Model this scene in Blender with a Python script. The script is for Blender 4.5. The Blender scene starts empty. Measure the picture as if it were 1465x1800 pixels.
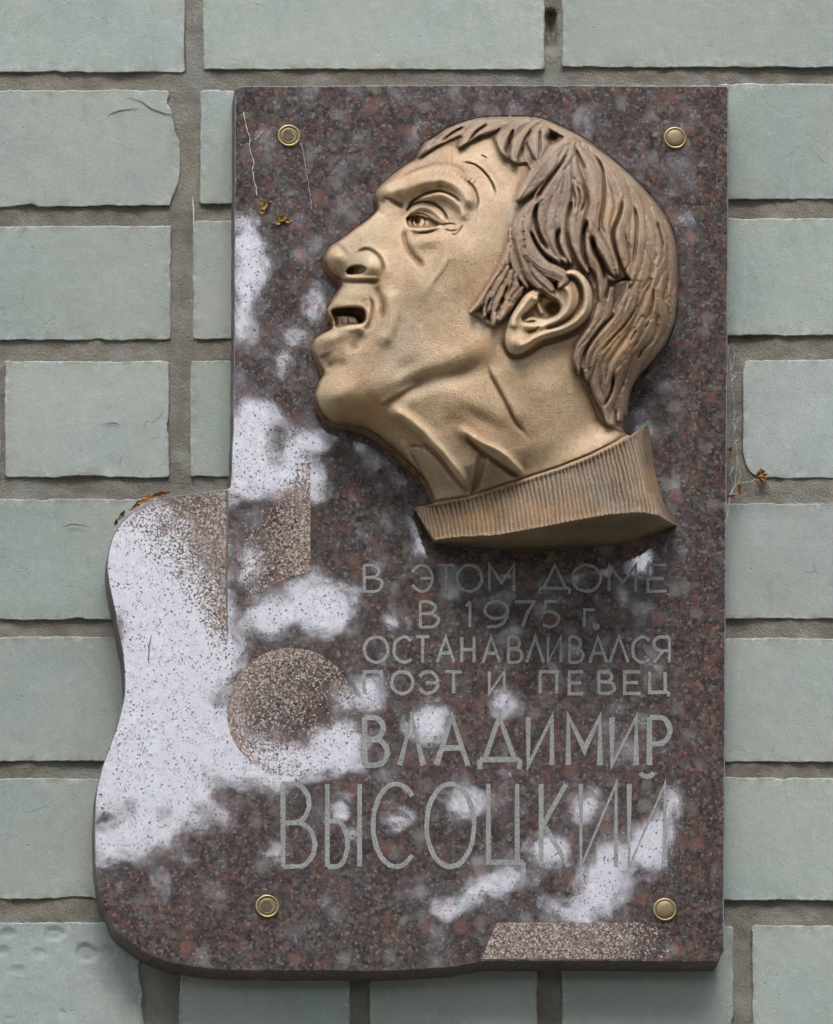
import bpy, math, random
import numpy as np
from mathutils import Vector
PI = math.pi
random.seed(7); rng = np.random.default_rng(7)
sc = bpy.context.scene
COL = sc.collection

# ------------------------------------------------------------------ camera
S = 0.00042                      # metres per photo pixel at the plaque
W, H = 1465.0, 1800.0
T = 0.033                        # thickness of the stone slab (its face is at y = -T)
DIST, PITCH, YAW = 6.0, math.radians(16), math.radians(5)
fwd = Vector((math.sin(YAW) * math.cos(PITCH), math.cos(YAW) * math.cos(PITCH), math.sin(PITCH)))
CAMP = Vector((0, -T, 0)) - fwd * DIST
right = fwd.cross(Vector((0, 0, 1))).normalized()
upv = right.cross(fwd).normalized()
cam = bpy.data.cameras.new('camera'); camo = bpy.data.objects.new('camera', cam); COL.objects.link(camo)
camo.location = CAMP
camo.rotation_euler = fwd.to_track_quat('-Z', 'Y').to_euler()
cam.sensor_fit = 'HORIZONTAL'; cam.sensor_width = 36
cam.lens = 36 * DIST / (W * S)
cam.clip_start = 0.1; cam.clip_end = 500
cam.dof.use_dof = True; cam.dof.focus_distance = DIST - 0.02
cam.dof.aperture_fstop = cam.lens / 11.0          # an 11 mm wide lens opening
sc.camera = camo

# ------------------------------------------------------------------ sky, sun, exposure
world = bpy.data.worlds.new("World"); sc.world = world; world.use_nodes = True
wn = world.node_tree; wn.nodes.clear()
sky = wn.nodes.new('ShaderNodeTexSky'); sky.sky_type = 'NISHITA'; sky.sun_disc = False
SUN_EL, SUN_AZ = math.radians(47), math.radians(188)     # azimuth from +Y, clockwise: behind the camera, veiled, beyond the trees
sky.sun_elevation = SUN_EL; sky.sun_rotation = SUN_AZ
sky.air_density = 1.0; sky.dust_density = 5.0; sky.ozone_density = 1.0
bgn = wn.nodes.new('ShaderNodeBackground'); bgn.inputs['Strength'].default_value = 0.15
wo = wn.nodes.new('ShaderNodeOutputWorld')
# thin broken cloud over the whole sky: paler and brighter than the blue between
tc = wn.nodes.new('ShaderNodeTexCoord'); cn = wn.nodes.new('ShaderNodeTexNoise'); cn.inputs['Scale'].default_value = 3.2; cn.inputs['Detail'].default_value = 6; cn.inputs['Roughness'].default_value = .6
wn.links.new(tc.outputs['Generated'], cn.inputs['Vector'])
cr = wn.nodes.new('ShaderNodeMapRange'); wn.links.new(cn.outputs['Fac'], cr.inputs[0]); cr.inputs[1].default_value = .36; cr.inputs[2].default_value = .56
cb = wn.nodes.new('ShaderNodeHueSaturation'); cb.inputs['Saturation'].default_value = .3; cb.inputs['Value'].default_value = 1.75; wn.links.new(sky.outputs[0], cb.inputs['Color'])
cx = wn.nodes.new('ShaderNodeMix'); cx.data_type = 'RGBA'; wn.links.new(cr.outputs[0], cx.inputs[0]); wn.links.new(sky.outputs[0], cx.inputs[6]); wn.links.new(cb.outputs[0], cx.inputs[7])
cw = wn.nodes.new('ShaderNodeMix'); cw.data_type = 'RGBA'; cw.blend_type = 'MULTIPLY'; cw.inputs[0].default_value = 1; cw.inputs[7].default_value = (.91, .955, 1.08, 1)     # the camera's cool white balance
wn.links.new(cx.outputs[2], cw.inputs[6]); wn.links.new(cw.outputs[2], bgn.inputs[0]); wn.links.new(bgn.outputs[0], wo.inputs[0])
sl = bpy.data.lights.new('sun', 'SUN'); so = bpy.data.objects.new('sun', sl); COL.objects.link(so)
sl.energy = 0.9; sl.angle = math.radians(36); sl.color = (1.0, 0.95, 0.88)
sd = Vector((math.sin(SUN_AZ) * math.cos(SUN_EL), math.cos(SUN_AZ) * math.cos(SUN_EL), math.sin(SUN_EL)))
so.rotation_euler = sd.to_track_quat('Z', 'Y').to_euler(); so.location = sd * 10
sc.view_settings.view_transform = 'Standard'; sc.view_settings.look = 'None'
sc.view_settings.exposure = 1.42; sc.view_settings.gamma = 1.0
sc.cycles.max_bounces = 6; sc.cycles.diffuse_bounces = 3; sc.cycles.glossy_bounces = 3

# ------------------------------------------------------------------ geometry helpers
FW, RT, UP, CP = map(np.array, (fwd, right, upv, CAMP))
def at(u, v, Y):
    """photo pixel (u,v) -> the point at depth y = Y (arrays allowed); -> (...,3)"""
    u = np.asarray(u, float); v = np.asarray(v, float); Y = np.asarray(Y, float) + u * 0
    d = FW[None, :] + ((u.reshape(-1, 1) - W / 2) * S / DIST) * RT[None, :] - ((v.reshape(-1, 1) - H / 2) * S / DIST) * UP[None, :]
    t = (Y.reshape(-1) - CP[1]) / d[:, 1]
    return CP[None, :] + d * t[:, None]
def link(name, verts, faces, mats, parent=None, smooth=False, attr=None, origin=None):
    me = bpy.data.meshes.new(name)
    verts = np.asarray(verts, float)
    if origin is not None: verts = verts - np.array(origin)[None, :]
    me.from_pydata(verts.tolist(), [], faces.tolist() if hasattr(faces, 'tolist') else faces)
    for m in (mats if isinstance(mats, (list, tuple)) else [mats]): me.materials.append(m)
    if smooth: me.shade_smooth()
    if attr:
        for k, vals in attr.items():
            a = me.attributes.new(k, 'FLOAT', 'POINT'); a.data.foreach_set('value', np.asarray(vals, np.float32))
    o = bpy.data.objects.new(name, me); COL.objects.link(o)
    if parent is not None: o.parent = parent
    return o
def tag(o, label=None, cat=None, group=None, kind=None):
    for k, v in (('label', label), ('category', cat), ('group', group), ('kind', kind)):
        if v: o[k] = v
    return o
def empty(name, loc):
    o = bpy.data.objects.new(name, None); COL.objects.link(o); o.location = loc; o.empty_display_size = 0.05
    return o
def vnoise(x, y, f, seed=0):
    x = np.asarray(x) * f + seed * 17.31 + 1000; y = np.asarray(y) * f + seed * 7.77 + 1000
    xi = np.floor(x).astype(np.int64); yi = np.floor(y).astype(np.int64); fx = x - xi; fy = y - yi
    fx = fx * fx * (3 - 2 * fx); fy = fy * fy * (3 - 2 * fy)
    def h(a, b):
        n = (a * 374761393 + b * 668265263 + seed * 9176) & 0xffffffff
        n = ((n ^ (n >> 13)) * 1274126177) & 0xffffffff
        return ((n ^ (n >> 16)) & 0xffff) / 32767.5 - 1
    return (h(xi, yi) * (1 - fx) + h(xi + 1, yi) * fx) * (1 - fy) + (h(xi, yi + 1) * (1 - fx) + h(xi + 1, yi + 1) * fx) * fy
def catmull(p, n=8, closed=False):
    p = np.asarray(p, float)
    if closed: q = np.vstack([p[-1], p, p[0], p[1]])
    else: q = np.vstack([2 * p[0] - p[1], p, 2 * p[-1] - p[-2]])
    out = []
    for i in range(1, len(q) - 2):
        a, b, c, d = q[i - 1], q[i], q[i + 1], q[i + 2]
        for t in np.arange(n) / n:
            out.append(0.5 * (2 * b + (c - a) * t + (2 * a - 5 * b + 4 * c - d) * t * t + (3 * b - a - 3 * c + d) * t ** 3))
    if not closed: out.append(p[-1])
    return np.array(out)
def seg_dist(P, a, b):
    ab = b - a; t = np.clip(((P - a) @ ab) / max(ab @ ab, 1e-9), 0, 1)
    q = a + t[:, None] * ab; dv = P - q
    return np.hypot(dv[:, 0], dv[:, 1]), t, ab[0] * dv[:, 1] - ab[1] * dv[:, 0]
def line_dist(P, pts):
    """distance, position along 0..1, side (+ = right hand side on the picture)"""
    L = np.r_[0, np.cumsum(np.hypot(*np.diff(pts, axis=0).T))]; L /= L[-1]
    D = np.full(len(P), 1e9); Tt = np.zeros(len(P)); Sd = np.zeros(len(P))
    for i in range(len(pts) - 1):
        d, t, s = seg_dist(P, pts[i], pts[i + 1]); m = d < D
        D[m] = d[m]; Tt[m] = L[i] + t[m] * (L[i + 1] - L[i]); Sd[m] = np.sign(s[m])
    return D, Tt, Sd
def poly_sdf(P, poly):
    """signed distance, + inside"""
    n = len(poly); D = np.full(len(P), 1e9); ins = np.zeros(len(P), bool); near = np.zeros((len(P), 2))
    for i in range(n):
        a, b = poly[i], poly[(i + 1) % n]
        ab = b - a; t = np.clip(((P - a) @ ab) / max(ab @ ab, 1e-9), 0, 1); q = a + t[:, None] * ab
        d = np.hypot(*(P - q).T); m = d < D; D[m] = d[m]; near[m] = q[m]
        if a[1] != b[1]:
            c = ((a[1] > P[:, 1]) != (b[1] > P[:, 1])) & (P[:, 0] < (b[0] - a[0]) * (P[:, 1] - a[1]) / (b[1] - a[1]) + a[0])
            ins ^= c
    return np.where(ins, D, -D), near
sstep = lambda a, b, x: (lambda t: t * t * (3 - 2 * t))(np.clip((x - a) / (b - a), 0, 1))

# ------------------------------------------------------------------ material helpers
class NT:
    def __init__(s, name):
        s.m = bpy.data.materials.new(name); s.m.use_nodes = True; s.t = s.m.node_tree; s.t.nodes.clear()
        s.out = s.n('ShaderNodeOutputMaterial'); s.b = s.n('ShaderNodeBsdfPrincipled'); s.l(s.b.outputs[0], s.out.inputs[0])
        s.co = s.n('ShaderNodeTexCoord').outputs['Object']
    def n(s, t, **k):
        x = s.t.nodes.new(t)
        for a, v in k.items(): setattr(x, a, v)
        return x
    def l(s, a, b): s.t.links.new(a, b)
    def put(s, inp, v):
        if hasattr(v, 'is_output'): s.l(v, inp)
        else: inp.default_value = (*v, 1) if isinstance(v, tuple) and len(v) == 3 and len(inp.default_value) == 4 else v
    def noise(s, scale, detail=4, rough=0.55, off=None, stretch=None, dist=0.0):
        x = s.n('ShaderNodeTexNoise'); x.inputs['Scale'].default_value = scale; x.inputs['Detail'].default_value = detail
        x.inputs['Roughness'].default_value = rough; x.inputs['Distortion'].default_value = dist
        s.l(s.coord(off, stretch), x.inputs['Vector']); return x.outputs['Fac']
    def coord(s, off=None, stretch=None):
        if off is None and stretch is None: return s.co
        m = s.n('ShaderNodeMapping'); s.l(s.co, m.inputs[0])
        if off is not None:
            if hasattr(off, 'is_output'): s.l(off, m.inputs['Location'])
            else: m.inputs['Location'].default_value = (off, off * 1.7, off * .6)
        if stretch: m.inputs['Scale'].default_value = stretch
        return m.outputs[0]
    def vor(s, scale, feature='F1', out='Distance', rand=1.0, warp=0.0, off=None):
        x = s.n('ShaderNodeTexVoronoi'); x.feature = feature; x.inputs['Scale'].default_value = scale; x.inputs['Randomness'].default_value = rand
        c = s.coord(off)
        if warp:
            nz = s.n('ShaderNodeTexNoise'); nz.inputs['Scale'].default_value = scale * 1.3; s.l(s.co, nz.inputs['Vector'])
            v = s.n('ShaderNodeVectorMath', operation='SCALE'); s.l(nz.outputs['Color'], v.inputs[0]); v.inputs['Scale'].default_value = warp
            a = s.n('ShaderNodeVectorMath', operation='ADD'); s.l(c, a.inputs[0]); s.l(v.outputs[0], a.inputs[1]); c = a.outputs[0]
        s.l(c, x.inputs['Vector']); return x.outputs[out]
    def ramp(s, fac, stops, interp='LINEAR'):
        r = s.n('ShaderNodeValToRGB'); r.color_ramp.interpolation = interp; e = r.color_ramp.elements
        while len(e) < len(stops): e.new(0.5)
        for el, (p, c) in zip(e, stops): el.position = p; el.color = (*c, 1) if isinstance(c, tuple) else (c, c, c, 1)
        s.l(fac, r.inputs[0]); return r.outputs[0]
    def rng(s, fac, a, b, c=0.0, d=1.0):
        r = s.n('ShaderNodeMapRange'); s.l(fac, r.inputs[0])
        for i, v in zip((1, 2, 3, 4), (a, b, c, d)): s.put(r.inputs[i], v)
        return r.outputs[0]
    def math(s, op, a, b=0.0, clamp=False):
        m = s.n('ShaderNodeMath', operation=op); m.use_clamp = clamp; s.put(m.inputs[0], a); s.put(m.inputs[1], b); return m.outputs[0]
    def mix(s, fac, a, b, mode='MIX'):
        m = s.n('ShaderNodeMix', data_type='RGBA', blend_type=mode); s.put(m.inputs[0], fac); s.put(m.inputs[6], a); s.put(m.inputs[7], b); return m.outputs[2]
    def fmix(s, fac, a, b):
        m = s.n('ShaderNodeMix', data_type='FLOAT'); s.put(m.inputs[0], fac); s.put(m.inputs[2], a); s.put(m.inputs[3], b); return m.outputs[0]
    def attr(s, name):
        a = s.n('ShaderNodeAttribute'); a.attribute_name = name; return a.outputs['Fac']
    def bump(s, h, dist, strength=1.0, prev=None):
        b = s.n('ShaderNodeBump'); b.inputs['Distance'].default_value = dist; b.inputs['Strength'].default_value = strength
        s.l(h, b.inputs['Height'])
        if prev is not None: s.l(prev, b.inputs['Normal'])
        return b.outputs[0]
    def set(s, **k):
        for a, v in k.items(): s.put(s.b.inputs[{'color': 'Base Color', 'rough': 'Roughness', 'metal': 'Metallic', 'ior': 'IOR', 'normal': 'Normal', 'spec': 'Specular IOR Level'}[a]], v)
        return s.m

def mat_brick(name='painted_brick', tint=(0.282, 0.334, 0.288), white=.5):
    g = NT(name); oi = g.n('ShaderNodeObjectInfo').outputs['Random']
    r = g.math('MULTIPLY', oi, 7.0)
    big = g.noise(11, 4, 0.6, off=r); fine = g.noise(900, 3, 0.7); mid = g.noise(70, 5, 0.65)
    c = g.ramp(big, [(0.3, (tint[0] * .88, tint[1] * .93, tint[2] * .95)), (0.5, tint), (0.7, (tint[0] * 1.1, tint[1] * 1.04, tint[2] * .98))])
    stain = g.rng(g.noise(24, 5, 0.7, off=r, stretch=(1, 1, .35)), .52, .72)
    c = g.mix(g.math('MULTIPLY', stain, .5), c, (0.25, 0.27, 0.21))
    wh = g.rng(g.noise(24, 6, .72, off=r), .57 - .10 * (white > .6), .68); c = g.mix(g.math('MULTIPLY', wh, white), c, (0.37, 0.415, 0.38))
    specks = g.math('LESS_THAN', g.vor(420), 0.20); sel = g.math('GREATER_THAN', g.noise(110, 2), .56)
    c = g.mix(g.math('MULTIPLY', g.math('MULTIPLY', specks, sel), .75), c, (0.12, 0.13, 0.12))
    c = g.mix(g.rng(fine, .35, .7, .0, .5), c, (tint[0] * .6, tint[1] * .62, tint[2] * .62))
    tin = g.math('MULTIPLY', g.math('SUBTRACT', oi, .5), .16)
    c = g.mix(g.rng(g.math('FRACT', g.math('MULTIPLY', oi, 13.7)), .4, 1.0, 0, .30), c, (.31, .315, .285))
    c = g.mix(g.rng(g.noise(7, 5, .7, off=r), .46, .68, 0, .6), c, (.325, .335, .285))
    c = g.mix(g.rng(g.noise(130, 6, .85, off=2.2), .54, .70, 0, .45), c, (.40, .43, .41))
    c = g.mix(g.rng(g.noise(50, 6, .8, off=9.1, stretch=(1, 1, .5)), .55, .75, 0, .5), c, (.17, .19, .175))
    smear = g.math('MULTIPLY', g.attr('edge'), g.rng(g.noise(85, 6, .75, off=r), .42, .62))
    c = g.mix(g.math('MULTIPLY', smear, 1.25, True), c, g.ramp(g.noise(60, 4, .6), [(.3, (.17, .165, .13)), (.7, (.29, .29, .25))]))
    c = g.mix(g.math('MULTIPLY', g.attr('edge'), g.rng(g.noise(140, 5, .8, off=7.7), .52, .60, 0, .6)), c, (.42, .46, .44))
    lines = g.math('MULTIPLY', g.rng(g.vor(26, feature='DISTANCE_TO_EDGE', warp=.02, off=4.0), .0, .012, 1, 0), g.rng(g.noise(12, 2, off=8), .60, .66))
    c = g.mix(g.math('MULTIPLY', lines, .6), c, (.10, .11, .10))
    hs = g.n('ShaderNodeHueSaturation'); g.put(hs.inputs['Value'], g.math('ADD', tin, 1.0)); g.l(c, hs.inputs['Color'])
    pit = g.math('MULTIPLY', g.rng(g.vor(190, warp=.004), .0, .20, -.8, 0.0), g.rng(g.noise(33, 2, off=5), .58, .66))
    h = g.math('ADD', g.math('ADD', g.math('MULTIPLY', fine, .35), g.math('MULTIPLY', mid, .8)), pit)
    return g.set(color=hs.outputs[0], rough=.75, normal=g.bump(h, .0013, .8))
def mat_mortar():
    g = NT('mortar')
    c = g.ramp(g.noise(45, 6, .65), [(.3, (.15, .135, .10)), (.5, (.215, .20, .155)), (.7, (.29, .275, .23))])
    c = g.mix(g.rng(g.noise(16, 4, .6, off=2), .5, .68, 0, .55), c, (.27, .30, .27))
    c = g.mix(g.rng(g.noise(900, 2, .7), .5, .75, 0, .4), c, (.10, .09, .07))
    h = g.math('ADD', g.noise(110, 6, .75), g.math('MULTIPLY', g.noise(600, 4, .7), .7))
    return g.set(color=c, rough=.9, normal=g.bump(h, .003, .95))
def granite_color(g):
    w = .003
    cell = g.vor(255, out='Color', warp=w); sp = g.n('ShaderNodeSeparateColor'); g.l(cell, sp.inputs[0])
    c = g.ramp(sp.outputs[0], [(0, (.040, .034, .037)), (.30, (.060, .048, .048)), (.50, (.100, .060, .052)), (.64, (.135, .074, .060)), (.74, (.070, .080, .070)), (.9, (.122, .122, .108))], 'CONSTANT')
    cell2 = g.vor(520, out='Color', warp=.0015, off=1.0); sp2 = g.n('ShaderNodeSeparateColor'); g.l(cell2, sp2.inputs[0])
    c2 = g.ramp(sp2.outputs[1], [(0, (.028, .026, .03)), (.35, (.085, .07, .066)), (.7, (.125, .095, .082)), (.93, (.24, .24, .21))], 'CONSTANT')
    c = g.mix(.42, c, c2)
    big = g.vor(75, out='Color', warp=.008, off=4.0); sp3 = g.n('ShaderNodeSeparateColor'); g.l(big, sp3.inputs[0])
    edge = g.rng(g.vor(75, warp=.008, off=4.0), .25, .55, 1, 0)
    c = g.mix(g.math('MULTIPLY', g.math('MULTIPLY', g.math('GREATER_THAN', sp3.outputs[0], .90), edge), .6), c, (.175, .095, .078))
    c = g.mix(g.math('MULTIPLY', g.math('MULTIPLY', g.math('LESS_THAN', sp3.outputs[1], .08), edge), .5), c, (.20, .21, .185))
    c = g.mix(g.rng(g.noise(9, 3, .6), .35, .65, 0, .45), c, g.mix(1.0, c, (.8, .93, .92), 'MULTIPLY'))
    c = g.mix(.05, c, (.088, .074, .068))
    c = g.mix(1.0, c, (1.10, .985, .94), 'MULTIPLY')
    return c
GR_IOR = 1.78
def mat_granite(name='polished_granite', side=False):
    g = NT(name); c = granite_color(g)
    if side:
        c = g.mix(.25, c, (.16, .12, .10))
        return g.set(color=c, rough=.55, normal=g.bump(g.noise(300, 5, .7), .0012))
    fr = g.attr('frost')
    # stippled dots: denser where the carver's shading is denser
    vc = g.vor(860, out='Color', warp=.0012, off=9); sv = g.n('ShaderNodeSeparateColor'); g.l(vc, sv.inputs[0])
    thr = g.math('ADD', g.math('MULTIPLY', sv.outputs[0], .9), .06)
    dot = g.rng(g.math('SUBTRACT', fr, thr), -.03, .05)
    # fine pits left by the polish
    pv = g.vor(330, warp=.0035, off=6); psel = g.noise(75, 3, .6, off=8)
    pit = g.math('MULTIPLY', g.rng(pv, .13, .20, 1, 0), g.rng(psel, .42, .60))
    pv2 = g.vor(800, warp=.002, off=3); pit2 = g.math('MULTIPLY', g.rng(pv2, .16, .24, 1, 0), g.rng(g.noise(120, 2, .5, off=11), .50, .60))
    pits = g.math('MAXIMUM', pit, pit2)
    c = g.mix(g.math('MULTIPLY', pits, .7), c, (.02, .02, .024))
    tan = g.ramp(sv.outputs[1], [(0, (.10, .075, .06)), (.3, (.20, .145, .11)), (.65, (.34, .26, .195)), (.9, (.55, .50, .46))])
    c = g.mix(g.math('MULTIPLY', dot, .78), c, tan)
    rough = g.fmix(dot, g.rng(g.noise(26, 4, .6, off=5), .3, .7, .008, .022), .62)
    rough = g.math('MAXIMUM', rough, g.math('MULTIPLY', pits, .7))
    ior = g.fmix(g.math('MAXIMUM', dot, pits), GR_IOR, 1.25)
    wav = g.bump(g.noise(38, 2, .5, off=4), .000016, 1.0)
    micro = g.bump(g.noise(520, 3, .7, off=7), .0000008, 1.0, wav)
    h = g.math('SUBTRACT', g.math('MULTIPLY', g.math('MULTIPLY', dot, g.noise(1100, 2, .6)), -.9), pits)
    return g.set(color=c, rough=rough, ior=ior, normal=g.bump(h, .0006, .8, micro))
def mat_letter():
    g = NT('cut_lettering'); n = g.noise(1300, 3, .75); n2 = g.noise(60, 3, .6)
    c = g.mix(g.rng(n, .36, .62), (.15, .15, .138), (.41, .42, .385))
    c = g.mix(g.rng(n2, .4, .65, 0, .35), c, (.15, .155, .145))
    worn = g.rng(g.noise(480, 4, .8, off=4), .53, .61); c = g.mix(g.math('MULTIPLY', worn, .6), c, granite_color(g))
    return g.set(color=c, rough=g.fmix(worn, .6, .06), ior=g.fmix(worn, 1.45, GR_IOR), normal=g.bump(g.math('MULTIPLY', n, g.rng(worn, 0, 1, 1, 0)), .0005, .9))
def mat_bronze(name, base, dark, lite, metal=.15, rough=.56, orange=.5):
    g = NT(name)
    c = g.ramp(g.noise(16, 5, .62, off=1), [(.28, dark), (.5, base), (.72, lite)])
    rub_shade = g.math('ADD', g.attr('rub_shade'), g.math('MULTIPLY', g.math('SUBTRACT', g.noise(90, 5, .7, off=6), .5), .5))
    c = g.mix(g.rng(rub_shade, .05, .60, .85, 0), c, (dark[0] * .55, dark[1] * .47, dark[2] * .40))   # brown wash worn off the proud surfaces, with recess shade painted in
    c = g.mix(g.rng(rub_shade, .75, 1.15, 0, .45), c, (lite[0] * 1.15, lite[1] * 1.15, lite[2] * 1.12))
    c = g.mix(g.rng(g.noise(15, 4, .6, off=7), .50, .68, 0, orange * .85), c, (.34, .19, .08))
    c = g.mix(g.math('MULTIPLY', g.attr('gilt'), g.rng(g.noise(60, 4, .7), .3, .6, .45, .9)), c, (.40, .225, .08))
    c = g.mix(g.math('MULTIPLY', g.rng(g.noise(28, 4, .6, off=12), .5, .7), .35), c, (.30, .27, .20))
    c = g.mix(g.rng(g.noise(420, 5, .8), .52, .70, 0, .55), c, (.10, .075, .05))
    c = g.mix(g.rng(g.noise(480, 4, .85, off=3), .56, .68, 0, .5), c, (.62, .55, .40))
    sp = g.math('MULTIPLY', g.math('LESS_THAN', g.vor(260, warp=.002, off=2), .10), g.math('GREATER_THAN', g.noise(60, 2), .5))
    c = g.mix(g.math('MULTIPLY', sp, .8), c, (.05, .045, .03))
    h = g.math('ADD', g.noise(650, 4, .7), g.math('MULTIPLY', g.noise(120, 3, .6), .5))
    r = g.rng(g.noise(50, 4, .6, off=5), .3, .7, rough - .12, rough + .14)
    return g.set(color=c, rough=r, metal=metal, normal=g.bump(h, .0011, .75))
M = dict(
    brick=mat_brick(), brick_pale=mat_brick('weathered_brick', (.30, .342, .308), .8), mortar=mat_mortar(), granite=mat_granite(), side=mat_granite('sawn_granite', True), letter=mat_letter(),
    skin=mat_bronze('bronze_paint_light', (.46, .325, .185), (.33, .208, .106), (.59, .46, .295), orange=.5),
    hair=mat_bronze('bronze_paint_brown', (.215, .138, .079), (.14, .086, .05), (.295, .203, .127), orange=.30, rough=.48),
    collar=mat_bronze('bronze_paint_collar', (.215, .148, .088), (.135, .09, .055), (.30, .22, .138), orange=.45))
def plain(name, c, rough=.6, metal=0.0, var=.3):
    g = NT(name); n = g.noise(300, 4, .7)
    return g.set(color=g.mix(n, tuple(x * (1 - var) for x in c), tuple(x * (1 + var) for x in c)), rough=rough, metal=metal, normal=g.bump(n, .0003, .6))
M['brass'] = plain('worn_brass', (.34, .275, .135), .42, .85)
M['cap'] = plain('tarnished_brass', (.20, .15, .085), .55, .5)
M['hollow'] = plain('rusty_socket', (.11, .08, .05), .7, .3)
M['leaf_dry'] = plain('dry_leaf', (.24, .11, .035), .7)
M['lichen'] = plain('orange_lichen', (.26, .155, .03), .85)
M['web'] = plain('dusty_web', (.62, .60, .52), .8)
M['foliage'] = plain('tree_leaf', (.045, .085, .025), .6)
M['bark'] = plain('tree_bark', (.10, .075, .05), .9)

# ------------------------------------------------------------------ brick wall
wall = empty('brick_wall', (0, 0.1, -1.0))
tag(wall, 'pale green painted brick wall with grey brown mortar behind the memorial plaque', 'wall')
WO = tuple(wall.location)
RR = random.Random(3)
def make_brick(x0, x1, y0, y1, edge=None, yy=None, rad=5.0, dents=(), step_in=None):
    """a brick from its outline in photo pixels; edge: extra outline points replacing the plain rectangle"""
    if edge is None:
        r = rad
        edge = [(x0 + r, y0), (x1 - r, y0), (x1 - r * .3, y0 + r * .3), (x1, y0 + r), (x1, y1 - r), (x1 - r * .3, y1 - r * .3), (x1 - r, y1), (x0 + r, y1), (x0 + r * .3, y1 - r * .3), (x0, y1 - r), (x0, y0 + r), (x0 + r * .3, y0 + r * .3)]
    inview = x1 > -60 and x0 < 1530 and y1 > -60 and y0 < 1860
    step = 3.5 if inview else 60.0
    pts = []
    for i in range(len(edge)):
        a = np.array(edge[i], float); b = np.array(edge[(i + 1) % len(edge)], float)
        n = max(1, int(np.hypot(*(b - a)) / step))
        for k in range(n): pts.append(a + (b - a) * k / n)
    P = np.array(pts); n = len(P)
    tg = np.roll(P, -1, 0) - np.roll(P, 1, 0); tg /= np.maximum(np.hypot(*tg.T)[:, None], 1e-6)
    nr = np.c_[-tg[:, 1], tg[:, 0]]                     # inward for a clockwise outline on the picture
    sd = RR.randrange(999)
    w = 1.1 * vnoise(P[:, 0], P[:, 1], .035, sd) + .9 * vnoise(P[:, 0], P[:, 1], .14, sd + 1) + .9 * vnoise(P[:, 0], P[:, 1], .34, sd + 7)
    chip = np.maximum(vnoise(P[:, 0], P[:, 1], .022, sd + 2) - .62, 0) * 13
    if not inview: w = w * 0; chip = chip * 0
    yb = (RR.uniform(-.0008, .0008) if yy is None else yy)
    def loop(ins, Y): q = P + nr * (ins + w + chip)[:, None]; return at(q[:, 0], q[:, 1], Y)
    one = np.ones(n)
    L = [loop(one * 1.9 + chip * .2, yb), loop(one * .6, yb + .0004), loop(one * 0, yb + .0012), loop(one * -.6, yb + .016)]
    V = np.vstack(L); F = []
    for k in range(3):
        for i in range(n):
            j = (i + 1) % n; F.append([k * n + i, k * n + j, (k + 1) * n + j, (k + 1) * n + i])
    if inview:
        poly = P + nr * (1.9 + w + chip * 1.2)[:, None]; st = step_in or 8.0
        gx_ = np.arange(max(poly[:, 0].min(), -120), min(poly[:, 0].max(), 1590) + st, st); gy_ = np.arange(poly[:, 1].min(), poly[:, 1].max() + st, st)
        AX, AY = np.meshgrid(gx_, gy_); Pg = np.c_[AX.ravel(), AY.ravel()]; sg, ng = poly_sdf(Pg, poly)
        ix = np.arange(len(Pg)).reshape(AX.shape); Fg = np.stack([ix[:-1, :-1], ix[1:, :-1], ix[1:, 1:], ix[:-1, 1:]], -1).reshape(-1, 4)
        Fg = Fg[(sg[Fg] > 0).any(1)]; o_ = sg < 0; Pg[o_] = ng[o_]; us = np.unique(Fg); mp = np.zeros(len(Pg), int); mp[us] = np.arange(len(us))
        Pg = Pg[us]; s2 = np.maximum(sg[us], 0); e_ = sstep(0, 22, s2)
        yd = yb + e_ * (.00035 * vnoise(Pg[:, 0], Pg[:, 1], .012, sd + 4) + .00016 * vnoise(Pg[:, 0], Pg[:, 1], .05, sd + 5))
        for (cx, cy, rx_, ry_, dp) in dents:
            dd = np.hypot((Pg[:, 0] - cx) / rx_, (Pg[:, 1] - cy) / ry_) + .22 * vnoise(Pg[:, 0], Pg[:, 1], .12, 77); yd = yd + dp * sstep(1.08, .72, dd) * (1 - .35 * sstep(.4, .1, dd)) 
        eg = np.r_[np.ones(len(V)), np.exp(-s2 / 10.0)]
        F += (mp[Fg] + len(V)).tolist(); V = np.vstack([V, at(Pg[:, 0], Pg[:, 1], yd)])
    else: F.append(list(range(n))[::-1]); eg = np.zeros(len(V))
    # orientation: front faces towards the camera (-y)
    o = link('brick', V, F, M['brick_pale' if ((x0 > 1100 and 600 < y0 < 900) or (x0 < -20 and y0 > 1600 and inview)) else 'brick'], wall, origin=WO, attr={'edge': eg})
    me = o.data
    if me.polygons[-1].normal.y > 0: me.flip_normals()
    me.polygons.foreach_set('use_smooth', [True] * len(me.polygons))
    return o
B = []
NB = RR.uniform
B1e = [(-285, 160), (295, 158), (300, 166), (293, 180), (300, 192), (303, 200), (306, 214), (313, 232), (318, 262), (318, 290), (316, 318), (310, 334), (303, 348), (300, 362), (-285, 366)]
D1r = [(1318, 633), (1760, 631), (1760, 839), (1334, 841), (1322, 832), (1310, 815), (1306, 790), (1305, 646), (1309, 637)]
H0e = [(-60, 1623), (258, 1621), (262, 1640), (256, 1655), (250, 1680), (244, 1700), (246, 1725), (252, 1745), (248, 1770), (254, 1800), (258, 1838), (-60, 1838)]
DENTS = [(152, 1676, 20, 17, .0016), (14, 1640, 12, 9, .0013), (97, 1642, 20, 13, .0012), (7, 1672, 9, 9, .001), (68, 1676, 17, 9, .0008), (191, 1674, 13, 11, .0009), (32, 1706, 12, 7, .0009), (228, 1766, 5, 5, .001), (18, 1790, 8, 3, .0008), (110, 1780, 6, 4, .0006)]
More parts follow.
